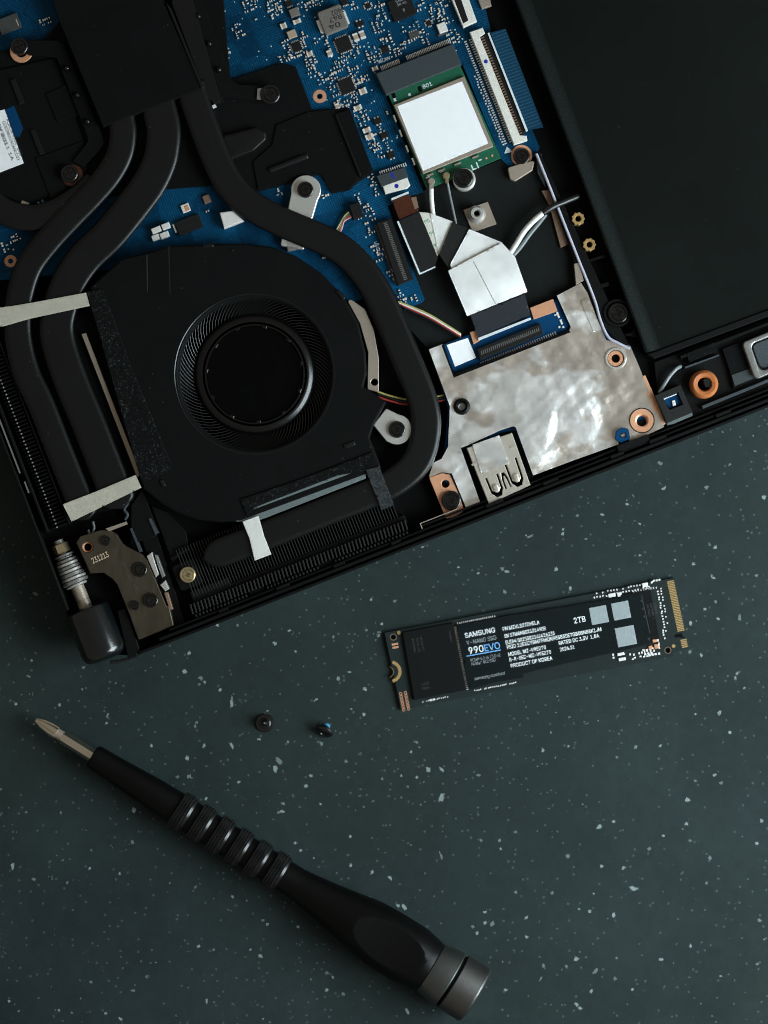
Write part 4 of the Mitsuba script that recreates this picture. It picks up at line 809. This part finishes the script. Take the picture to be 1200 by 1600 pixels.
for i in range(11):
    a = .35 + i * 2 * math.pi / 11; put('hub_tab', box(FX + 75 * math.cos(a), FY + 75 * math.sin(a), 4.4, 7, 14.4, 15.1, -math.degrees(a), .8, .2), 'm_gloss', parent=FN)
for x, y, w, h, a in ((325, 384, 18, 6, 5), (532, 460, 7, 18, 40), (546, 695, 19, 8, 22), (254, 755, 12, 7, -60), (363, 391, 4, 4, 0)):
    put('cover_dimple', prism(rnd(rect(x, y, w, h, a), 2.4), 16.0, 16.5, 1.8, .4), 'm_pipe', 40, parent=FN)
put('cover_seam', prism([(229, 398), (230.2, 398), (231, 456), (229.8, 456)], 16.0, 16.06), 'm_blade', parent=FN); put('cover_seam', prism([(263, 384), (264.4, 384), (266.5, 460), (265.3, 460)], 16.0, 16.06), 'm_fin', parent=FN)
put('side_bracket', prism(rnd([(540, 465), (552, 470), (570, 483), (584, 515), (592, 560), (592, 613), (574, 608), (575, 550), (562, 505)], 3), 9.5, 13.6, .8, .2, holes=[circ(585, 597, 5.5, 16)]), 'm_tanmetal', 30, parent=FN, label='curved tan metal strip along the fan housing')
put('mounting_lug', prism(rnd(lug(620, 671, 23.5, [(603, 638), (583, 664), (606, 692), (638, 655)]), 3), 11, 14.2, 1.2, .3), 'm_silver', 30, parent=FN)
screw(620, 671, 13, 15.2, parent=FN, slot=.36)
put('mounting_lug', prism(rnd(lug(478, 297, 23.5, [(457, 292), (500, 300), (474, 390), (438, 384)]), 3), 11, 13.4, 1.2, .3), 'm_silver', 30, parent=FN); screw(477, 296, 12.5, 14.8, parent=FN, slot=.4)
for i, m in enumerate(('m_wireyellow', 'm_coaxblack', 'm_wirered')):
    put('fan_wire', wire([(590, 612 + i * 4, 11.5), (612, 619 + i * 4, 11.6), (640, 624 + i * 4, 11.6), (690, 618 + i * 4, 11), (704, 612 + i * 3, 11)], 1.5), m, True, parent=FN)
put('foam_strip', sheet([(136, 456), (160, 451), (213, 592), (269, 727), (262, 738), (222, 754), (214, 730)], lambda x, y: 16.35 + .2 * fb(x, y, .3, 5, 2), step=2.2, thick=.5), 'm_foam', True, parent=FN, label='fuzzy black foam strip down the fan edge')
put('foam_strip', sheet([(376, 780), (470, 748), (561, 714), (580, 706), (570, 736), (527, 743), (400, 792), (386, 805)], lambda x, y: 16.35 + .2 * fb(x, y, .3, 6, 2), step=2.2, thick=.5), 'm_foam', True, parent=FN, label='fuzzy black foam strip along the fan outlet')
put('outlet_film', sheet([(368, 815), (400, 791), (527, 742), (573, 736), (571, 748), (408, 812)], lambda x, y: 16.15 - .02 * max(0, y - 740 + (x - 527) * .37), step=4), 'm_film', True, parent=FN, label='glossy grey film strip along the fan outlet')
# tapes
def tz(x, y): return 16.15 + .12 * fb(x, y, .05, 8)
put('fabric_tape', sheet([(-30, 484), (20, 478), (55, 472), (135, 457), (140, 478), (47, 498), (5, 510), (-30, 512)], tz, step=3.5), 'm_tape', True, label='off white cloth tape across the two heat pipes near the frame edge')
put('fabric_tape', sheet([(98, 788), (150, 768), (212, 742), (221, 762), (112, 815)], tz, step=3.5), 'm_tape', True, label='off white cloth tape across the pipe ends above the hinge')
put('fabric_tape', sheet([(379, 815), (404, 806), (413, 838), (424, 866), (398, 876), (390, 842)], lambda x, y: tz(x, y) + .2, step=3), 'm_whitetape', True, label='small bright white tape over the bottom heat pipe')
put('fabric_tape', sheet([(571, 734), (593, 729), (616, 789), (597, 797)], lambda x, y: tz(x, y) + .25, step=3), 'm_greytape', True, label='small dark grey tape over the bend of the heat pipe')
# ------------------------------------------------------------------ hinge
HG = 'laptop__hinge'
put('deck_rib', prism([(236, 790), (262, 800), (290, 830), (296, 860), (270, 878)], 9, 11.6, .8), 'm_case'); put('deck_rib', prism([(266, 872), (293, 856), (297, 858), (268, 876)], 11.6, 12.6, .6), 'm_case'); put('deck_rib', prism([(222, 845), (245, 835), (290, 975), (268, 985)], 9, 10.4, .8), 'm_case')
screw(293, 898, 12.5, 13.6, 'm_brass', label='small brass screw next to the hinge plate', slot=.36); put('screw_boss', prism(rnd(rect(293, 898, 38, 42), 6), 9, 12.4, 1, .3), 'm_case', 30)
plate = rnd([(119, 848), (125, 838), (158, 828), (170, 826), (180, 832), (192, 850), (222, 866), (230, 876), (268, 963), (266, 972), (252, 975), (222, 966), (214, 968), (200, 960), (184, 912), (175, 904), (160, 893), (142, 895), (136, 893), (133, 877)], 2.5)
put('mounting_plate', prism([(119, 848), (125, 838), (158, 828), (172, 829), (182, 835), (190, 848), (196, 853), (222, 866), (230, 875), (261, 949), (206, 970), (183, 913), (175, 904), (162, 895), (141, 896), (134, 880)], 10.5, 14.0, 1., .25, holes=[circ(137, 855, 8, 20)]), 'm_hinge', parent=HG, label='brownish steel hinge plate stamped 231213')
put('plate_foot', prism(rnd([(203, 965), (264, 945), (272, 978), (216, 1000)], 2.5), 10.2, 13.4, 1.6, .5), 'm_hinge', 30, parent=HG)
put('hole_sleeve', lathe(137, 855, [(6, 11), (6, 13.2), (7.6, 13.9), (8.2, 13.0)], 24), 'm_copper', 30, parent=HG); put('hole_bore', lathe(138, 856, [(5.9, 11.1), (0, 11.12)], 16), 'm_pit', parent=HG)
put('stamp', lettering('231213', 145, 881, 8.6, 14.02, 24, width=27, bold=True), 'm_engrave', parent=HG); put('stamp', [lettering('KE', 179, 865, 4.6, 14.02, 24), lettering('FC 66 M', 189, 880, 5, 14.02, -62, width=46), lettering('63', 236, 898, 5, 14.02, -62), lettering('ON', 226, 922, 4.6, 14.02, 24)], 'm_laser', parent=HG)
for x, y, r in ((164.5, 845, 8), (218, 890, 11.5), (235, 938, 11.5), (210, 946, 7.6)): screw(x, y, r, 14.7, 'm_screwblack' if r < 9 else 'm_screw', parent=HG, slot=.42)
for q, zt, m in (([(229, 869), (237, 863), (248, 897), (243, 902)], 14.3, 'm_silver'), ([(241, 866), (246, 868), (258, 900), (253, 903)], 13.4, 'm_steel'), ([(250, 914), (258, 907), (264, 920), (258, 924)], 13.8, 'm_silver'), ([(256, 926), (262, 926), (270, 952), (265, 953)], 13.4, 'm_brown')):
    put('bracket_side', prism(q, 10.2, zt, .8, .2), m, parent=HG)
put('bracket_side', prism([(165, 826), (197, 815), (199, 819), (170, 830)], 11, 14.2), 'm_tanmetal', parent=HG); put('bracket_side', prism([(203, 826), (206, 825), (222, 862), (218, 863)], 11, 14.2), 'm_slot', parent=HG)
# turned spring stack, shaft and barrel along the hinge axis
h0, h1 = np.array([93., 850.]), np.array([170., 1035.]); hd = (h1 - h0) / np.linalg.norm(h1 - h0); HZ = 10.6
def along(prof, n=32):
    """turned solid along the hinge axis; (distance, radius) in units"""
    a = np.arange(n) * 2 * math.pi / n; A3 = P(*h0, HZ); D = np.append(hd * [1, -1], 0); N1 = np.array([-D[1], D[0], 0]); N2 = np.array([0, 0, 1.])
    V = [[A3 + D * t * S + max(r, .01) * S * (math.cos(q) * N1 + math.sin(q) * N2) for q in a] for t, r in prof]
    return closed(V)
put('shaft', along([(-6, 0), (-6, 8), (110, 8), (110, 0)]), 'm_steel', 40, parent=HG)
put('nut', along([(0, 0), (0, 12), (1, 13), (14, 13), (15, 12), (15, 0)], 6), 'm_brass', parent=HG)
t = 17
for k, (w, r) in enumerate(((4, 16), (3, 13), (5, 17), (5, 18), (5, 19), (5, 19), (6, 20), (5, 20), (6, 21), (4, 17))):
    put('spring_washer', along([(t, 0), (t, r - 1.6), (t + 1.2, r), (t + w - 1.2, r), (t + w, r - 1.6), (t + w, 0)]), 'm_silver' if k % 2 else 'm_steel', 40, parent=HG); t += w + .6
put('shaft_collar', along([(t, 0), (t, 10.5), (92, 10.5), (92.5, 9.6), (94, 9.6), (94.5, 10.5), (112, 10.5), (112, 0)]), 'm_tanmetal', 40, parent=HG)
put('barrel', along([(106, 0), (106, 26), (108, 33), (112, 35), (150, 36), (178, 36), (186, 33), (190, 27), (192, 18), (193, 0)], 48), 'm_barrel', True, parent=HG, label='rounded black hinge cap at the laptop corner')
put('barrel_arm', prism([(183, 955), (196, 950), (218, 1014), (214, 1024), (200, 1030)], 8, 12.6, 1.2, .4), 'm_case', parent=HG)
put('barrel_edge', prism([(172, 1033), (190, 1030), (216, 1023), (214, 1027), (190, 1035), (172, 1038)], 8, 11.0, .8, .3), 'm_barrel', parent=HG)
put('wiring', wire([(145, 815, 12), (147, 826, 12.4), (142, 838, 12.4), (138, 828, 12)], 2.0), 'm_coaxgrey', True, parent='laptop__display_cable'); put('wiring', wire([(203, 770, 14), (200, 785, 14.4), (194, 796, 14), (199, 804, 14), (195, 812, 13.6)], 2.4), 'm_slot', True, parent='laptop__display_cable')

# ================================================================== SOLID STATE DRIVE
DV = 'solid_state_drive'
labels[DV] = {'label': 'slim black memory drive stick with white printed label and gold edge contacts', 'category': 'solid state drive'}
DA = 11.0
D0 = [(600.5, 988.5), (1049, 903.5), (1054, 902.5), (1071, 988), (1060, 990.5), (1059.5, 995), (1066, 996.5), (1071.5, 996), (1075.5, 1013), (1056, 1018), (1053, 1025), (626.5, 1109.5)]
notch = Point(606, 1050).buffer(8.5)
g = Polygon(D0).difference(notch); g = g if g.geom_type == 'Polygon' else max(g.geoms, key=lambda q: q.area)
put('board', prism(list(g.exterior.coords)[:-1], .35, 1.25, .5, .1, holes=[circ(614.5, 995.5, 4, 14), circ(1043.5, 1016, 4.2, 14)]), 'm_ssd', parent=DV)
put('notch_ring', prism([(610 + r * math.cos(a), 1049.5 + r * math.sin(a)) for r, s in ((17.5, 1), (12.5, -1)) for a in np.linspace(-1.35 * s, 1.35 * s, 18)], 1.25, 1.30), 'm_gold', parent=DV)
put('notch_ring', prism([(606 + r * math.cos(a), 1050 + r * math.sin(a)) for r, s in ((9.2, 1), (8.55, -1)) for a in np.linspace(-1.2 * s, 1.2 * s, 14)], .4, 1.29), 'm_gold', parent=DV)
DZ = 1.25
def sb(x, y, w, h, hz, z=DZ, b=.0): return box(x, y, w, h, z, z + hz, DA, b, .1 if b else None)
put('memory_chip', prism([(629, 988), (708, 973), (729, 1078), (647, 1094)], DZ, 2.3, .8, .15), 'm_ssdchip', parent=DV)
put('memory_chip', prism([(716, 976), (800, 960), (819, 1058), (735, 1074)], DZ, 2.3, .8, .15), 'm_ssdchip', parent=DV)
put('controller_chip', prism([(970, 930), (1017, 921), (1031, 998), (985, 1005)], DZ, 2.15, .8, .15), 'm_ssdchip', parent=DV)
def stz(x, y):   # the label lies on the chips and sags between them
    u = (x - 713) * .98 - (y - 977) * .19
    return 2.42 - .22 * (1 / (1 + math.exp(-(u - 99) / 8))) * (1 / (1 + math.exp((u - 250) / 8)))
put('label_sticker', sheet([(713.5, 977), (840, 954.5), (1001, 929), (1017, 1006), (840, 1047), (733, 1078)], stz, step=3.2, thick=.08), 'm_sticker', True, parent=DV, label='dark label printed with white and blue text')
def dt(s, x, y, cap, w, bs='m_print', bold=False):
    put('lettering', lettering(s, x, y, cap, 2.4, DA, width=w, bold=bold, zf=lambda a, b: stz(a, b) + .03), bs, parent=DV)
dt('SAMSUNG', 726.5, 997, 7.6, 48, bold=True); dt('V-NAND SSD', 729.5, 1008, 6.6, 47, 'm_printdim')
dt('990', 732, 1022.5, 10.5, 23.5, bold=True); dt('EVO', 756.5, 1018, 10.2, 25, 'm_printblue', bold=True)
put('label_line', prism([(728.5, 1024.6), (782.6, 1014.8), (782.8, 1016.4), (728.8, 1026.2)], 2.40, 2.50), 'm_printblue', parent=DV)
dt('PCIe® 4.0 x4 / 5.0 x2', 735.5, 1034.5, 5, 47, 'm_printdim'); dt('NVMe™ M.2 SSD', 736.8, 1040.5, 5, 38, 'm_printdim'); dt('samsung.com/ssd', 741.5, 1063, 5.0, 48, 'm_printdim')
for s, x, y, w in (('PN MZVL82T0HELA', 785.5, 986, 58), ('SN S7M4NS0X131490R', 788, 997, 66), ('EUI64 0025382141426235', 790, 1007, 78), ('PSID 12EXCYRM7FMQN985B5SETGB0BN88K1JM', 792, 1014.5, 150), ('MODEL MZ-V9E2T0', 794, 1025.5, 60), ('R-R-SEC-MZ-V9E2T0', 796, 1034, 66), ('PRODUCT OF KOREA', 798, 1043.5, 66), ('RATED DC 3.3V  1.8A', 873, 1008, 64), ('2024.01', 875, 1018, 23)):
    dt(s, x, y, 5.8, w, bold=True)
dt('2TB', 896.5, 974.5, 8.6, 18.5, bold=True)
for x, y in ((936, 961), (970.5, 954), (978, 994)):
    put('label_patch', sheet(rect(x, y, 27 if y < 990 else 30, 27 if y < 990 else 30, DA), lambda a, b: stz(a, b) + .05, step=4, thick=.03), 'm_patch', True, parent=DV)
put('label_crease', prism([(1002, 931), (1003, 930.6), (1016, 990), (1015, 990)], 2.15, 2.24), 'm_slot', parent=DV)
put('chip_marking', [lettering(s, 643 + k * 6.5, 998 - k * 1.4, 3.2, 2.32, DA - 90, width=22) for k, s in enumerate(('K9OVGB8J', '1DCCK 349', 'BCK0 S7'))] + [lettering('KOREA', 701, 987, 2.6, 2.32, DA - 90, width=17), lettering('L12', 659, 1071, 4, 2.32, DA, width=11), lettering('Q04', 660, 1078, 4, 2.32, DA, width=11)], 'm_laser', parent=DV)
put('controller_marking', [lettering(s, 1010 + k * 5.5, 944 - k * 1.2, 3.4, 2.17, DA - 90, width=w) for k, (s, w) in enumerate((('S4LY022A', 20), ('A2TMB J', 24), ('2349 K', 18)))], 'm_laser', parent=DV)
# gold contacts
FG0, FG1 = np.array([1047.5, 907.5]), np.array([1064.5, 987.0])
for i in range(31):
    q = FG0 + (FG1 - FG0) * (i + .3) / 31
    put('contact', sb(*q, 11.0, 1.75, .06), 'm_gold', parent=DV)
for i in range(5):
    q = np.array([1067.5, 998.4]) + np.array([3.2, 13.6]) * (i + .5) / 5; put('contact', sb(*q, 9.6, 1.75, .06), 'm_gold', parent=DV)
put('key_notch', prism([(1053, 991.5), (1066, 989.5), (1067, 995), (1055, 996.5)], 1.2, 1.28), 'm_pit', parent=DV)
for x, y, w, h in ((1008, 914, 9, 7), (956, 930, 11, 6), (1023.5, 1000, 8, 7), (1026, 1010, 7, 7), (1016.5, 1012, 6, 6), (970, 1022, 11, 4.6), (972, 1030, 11, 5), (968, 929, 7, 7), (660, 984, 4, 3), (664, 983, 4, 3), (673, 1094, 4, 3.4), (678, 1093, 4, 3.4)):
    put('capacitor', sb(x, y, w, h, .6, b=.5), 'm_copper' if 1012 < x < 1030 else 'm_tin', parent=DV)
put('gold_pad', [lathe(623.5, 988.5, [(3, 1.25), (3, 1.31), (0, 1.31)], 12), lathe(1052.5, 1009.5, [(2.8, 1.25), (2.8, 1.31), (0, 1.31)], 12)], 'm_gold', parent=DV)
put('hole_ring', ring(614.5, 995.5, 4.2, 5.4, 1.2, 1.30, 18, .02), 'm_brown', parent=DV); put('hole_ring', ring(1043.5, 1016, 4.4, 5.4, 1.2, 1.30, 18, .02), 'm_brown', parent=DV)
for y in (1006.5, 1011.5): put('copper_pad', sb(617 + (y - 1006) * .2, y, 10, 3.2, .06), 'm_copper', parent=DV)
tp = []
for r in range(2):
    for k in range(6):
        x, y = 626 + r * 7.5 + k * .95, 1084 - r * 1.6 + k * 5.0
        tp.append(ring(x, y, 1.5, 2.6, 1.25, 1.31, 12, .01))
put('test_ring', tp, 'm_copper', parent=DV, kind='stuff')
dots, chips = [], []
a = math.radians(DA); du, dv = np.array([math.cos(a), -math.sin(a)]), np.array([math.sin(a), math.cos(a)])
def row(x, y, n, p, d, w, h, jit=.0, skip=0., lst=None):
    for i in range(n):
        if rng.random() < skip: continue
        q = np.array([x, y]) + d * p * i + rng.uniform(-jit, jit)
        (dots if lst is None else lst).append(sb(*q, w, h, .25))
row(711.5, 980, 34, 3.0, dv, 3.4, 1.5); row(715, 974, 20, 3.1, du, 1.7, 2.6, .2); row(654, 985, 12, 3.3, du, 1.7, 2.0, .5, .3); row(657, 1097, 14, 3.3, du, 1.8, 2.0, .5, .3); row(742, 1079, 22, 3.1, du, 2.0, 2.0, .4, .1)
row(929, 934, 20, 4.6, du, 2.2, 2.6, .8, .1); row(932, 927, 20, 4.6, du, 2.2, 2.4, .8, .3); row(990, 925, 10, 4.0, du, 1.6, 3, .4); row(1018, 909, 4, 4.4, du, 3, 3, .8); row(1027, 920, 16, 4.4, dv, 2.6, 2.2, .8, .1); row(1032, 919, 15, 4.6, dv, 2.2, 2.2, .8, .3); row(1025, 985, 8, 4, dv, 2.4, 3.2, 1, .2); row(1036, 985, 6, 4, dv, 2.4, 2.6, 1, .2)
row(985, 1023, 9, 4.6, du, 2.4, 3.4, 1, .1); row(988, 1029, 9, 4.6, du, 3, 2.4, 1, .2); row(1006, 1016, 5, 4.8, du, 3.6, 2.2, 1); row(1015, 1024, 4, 5, du, 3.4, 3.4, .3); row(958, 1023, 2, 5, dv, 3, 3, .3); row(1008, 1022, 3, 5, du, 3.4, 3.4, .3)
put('solder_joint', dots, 'm_tin', parent=DV, kind='stuff')

# ================================================================== SCREWS
labels['screw'] = {'label': 'small black flanged screw standing upright on its head on the table', 'category': 'screw'}
labels['screw_001'] = {'label': 'small black screw lying tilted with a blue tip on its thread', 'category': 'screw'}
put('head', lathe(413.5, 1130, [(0, .05), (13, .05), (14.4, .2), (14.6, .5), (13.4, .9), (11.5, 1.0), (10, .95), (8.6, 1.0), (7.4, 1.25), (0, 1.3)], 40), 'm_screwblack', 40, parent='screw')
th = [(5.4, 1.2)] + [(5.4 - .9 * (k % 2), 1.4 + .17 * k) for k in range(14)] + [(3.6, 3.9), (2.6, 4.05), (2.2, 3.7), (0, 3.6)]
put('thread', lathe(413.5, 1130, th, 28), 'm_screwblack', 25, parent='screw')
put('thread_tip', lathe(413.5, 1130, [(1.9, 3.62), (1.4, 3.75), (0, 3.8)], 16), 'm_steel', parent='screw')
def tilted(prof, n=32):
    A3 = P(505.8, 1144, 2.25); D = np.array([.42 * math.sin(math.radians(58)), .90 * math.sin(math.radians(58)), -math.cos(math.radians(58))]); D /= np.linalg.norm(D)
    X = np.cross(D, [0, 0, 1.]); X /= np.linalg.norm(X); Y = np.cross(D, X); a = np.arange(n) * 2 * math.pi / n
    V = [[A3 + D * t * S + max(r, .01) * S * (math.cos(q) * X + math.sin(q) * Y) for q in a] for t, r in prof]
    return closed(V)
put('head', tilted([(-1, 0), (-1, 4), (-3.0, 5), (-3.2, 7), (-2.6, 11), (0, 14), (1.2, 14.4), (2.4, 14), (3, 9), (3, 0)]), 'm_screwblack', 40, parent='screw_001')
put('thread', tilted([(2.9, 0), (2.9, 5.2)] + [(3.5 + k * .9, 5.4 - .8 * (k % 2)) for k in range(10)] + [(12.8, 0)], 24), 'm_screwblack', 25, parent='screw_001')
put('thread_tip', tilted([(9.8, 0), (9.8, 5.7), (12, 5.8), (14, 5.5), (15, 4.4), (15.2, 0)], 24), 'm_threadlock', 30, parent='screw_001', label='blue thread locker on the screw tip')

# ================================================================== SCREWDRIVER
SD = 'screwdriver'
labels[SD] = {'label': 'black screwdriver with knurled grip rings and dark metal end cap', 'category': 'screwdriver'}
sA, sB = P(56, 1125, 4.6), P(744, 1556, 8.05)
sX = (sB - sA) / np.linalg.norm(sB - sA); sY = np.cross([0, 0, 1.], sX); sY /= np.linalg.norm(sY); sZ = np.cross(sX, sY)
SL = np.linalg.norm(sB - sA) / S
M4 = np.eye(4); M4[:3, 0], M4[:3, 1], M4[:3, 2], M4[:3, 3] = sX, sY, sZ, sA
def turn(prof, n=56, knurl=None):
    a = np.arange(n) * 2 * math.pi / n
    V = []
    for t, r in prof:
        k = np.ones(n)
        if knurl and knurl[0] < t < knurl[1]: k = 1 + knurl[2] * (np.arange(n) % 2)
        V.append(np.column_stack([np.full(n, t * S), max(r, .02) * S * k * np.cos(a), max(r, .02) * S * k * np.sin(a)]))
    return closed(V)
def sput(name, m, bs, smooth=40, label=None, parent=SD):
    m = trimesh.Trimesh(m.vertices @ M4[:3, :3].T + M4[:3, 3], m.faces, process=False); return put(name, m, bs, smooth, parent, label)
# bit: hex shank and cross tip
hexm = turn([(48, 0), (48, 9.2), (50, 10.6), (120, 10.6), (120, 0)], 6); sput('hex_shank', hexm, 'm_bit', False)
neck = turn([(36, 0), (36, 8.6), (42, 8.0), (50, 8.6), (50, 0)], 24); sput('bit_neck', neck, 'm_tanmetal', 30)
cone = trimesh.Trimesh(*[getattr(turn([(0, 0), (0, 3.2), (12, 7.4), (26, 9.6), (38, 9.6), (38, 0)], 40), q) for q in ('vertices', 'faces')]); cone.merge_vertices()
cuts = []
for q in (0, 1, 2, 3):
    ang = math.pi / 4 * 0 + q * math.pi / 2 + .35
    b = trimesh.creation.box(extents=(60 * S, 12 * S, 12 * S)); b.apply_transform(trimesh.transformations.rotation_matrix(math.pi / 4, [1, 0, 0])); b.apply_transform(trimesh.transformations.rotation_matrix(.13, [0, 0, 1])); b.apply_translation([8 * S, 12.2 * S, 0]); b.apply_transform(trimesh.transformations.rotation_matrix(ang, [1, 0, 0])); cuts.append(b)
try: tip = trimesh.boolean.difference([cone] + cuts, engine='manifold')
except Exception: tip = cone
sput('bit_tip', tip, 'm_bit', 25)
body = [(104, 0), (104, 15.5), (106, 18.5), (110, 19.3), (140, 20.2), (180, 22.4), (220, 24.6), (262, 25.4), (470, 24.6), (507, 28.5), (540, 33.5), (570, 39), (605, 45.5), (645, 49.3), (680, 48.6), (704, 44.6), (722, 41), (722, 0)]
ax = np.array(body); tt = np.unique(np.concatenate([np.linspace(110, 705, 70), ax[:, 0]]))
from scipy.interpolate import PchipInterpolator
core = ax[3:-1]; pc = PchipInterpolator(core[:, 0], core[:, 1])
prof = [(104, 0), (104, 15.5), (106, 18.5)] + [(t, float(pc(t))) for t in np.linspace(110, 720, 74)] + [(721, 40.4), (721, 0)]
hb = trimesh.Trimesh(*[getattr(turn(prof, 72), q) for q in ('vertices', 'faces')]); hb.merge_vertices()
flats = []
for q in (math.pi / 2, math.pi / 2 + 2 * math.pi / 3, math.pi / 2 - 2 * math.pi / 3):
    b = trimesh.creation.cylinder(radius=420 * S, height=300 * S, sections=160); b.apply_transform(trimesh.transformations.rotation_matrix(0, [1, 0, 0]))
    # axis across the handle: a shallow scoop
    b.apply_transform(trimesh.transformations.rotation_matrix(math.pi / 2, [0, 0, 1])); b.apply_translation([642 * S, (420 + 38.3) * S, 0]); b.apply_transform(trimesh.transformations.rotation_matrix(q, [1, 0, 0])); flats.append(b)
try: hb = trimesh.boolean.difference([hb] + flats, engine='manifold')
except Exception as e: print('flat', e)
sput('handle', hb, 'm_handle', 35)
for k in range(6):
    t0 = 257 + k * 34.2; r = 30.2
    pr = [(t0, 0), (t0, 26), (t0 + 2, r - 1)] + [(t0 + 2.5 + j * 1.15, r if j % 4 < 2 else r - 2.0) for j in range(16)] + [(t0 + 21, r - 1), (t0 + 25, 27), (t0 + 25, 0)]
    sput('grip_ring', turn(pr, 140, (t0 + 2.2, t0 + 20.8, .028)), 'm_ring', 15)
sput('collar', turn([(722, 0), (722, 40.4), (723, 41.2), (735, 44.0), (748, 46.2), (756, 46.9), (757.5, 45.8), (757.5, 0)], 96), 'm_collar', 35)
sput('neck', turn([(757, 0), (757, 43.2), (763, 43.2), (763, 0)], 72), 'm_pit', 35)
sput('end_cap', turn([(762.5, 0), (762.5, 45.4), (763.7, 46.8), (SL - 5, 47), (SL - 2.4, 46.2), (SL - .6, 44), (SL, 41.5), (SL, 0)], 96), 'm_cap', 35, label='dark satin metal end cap')
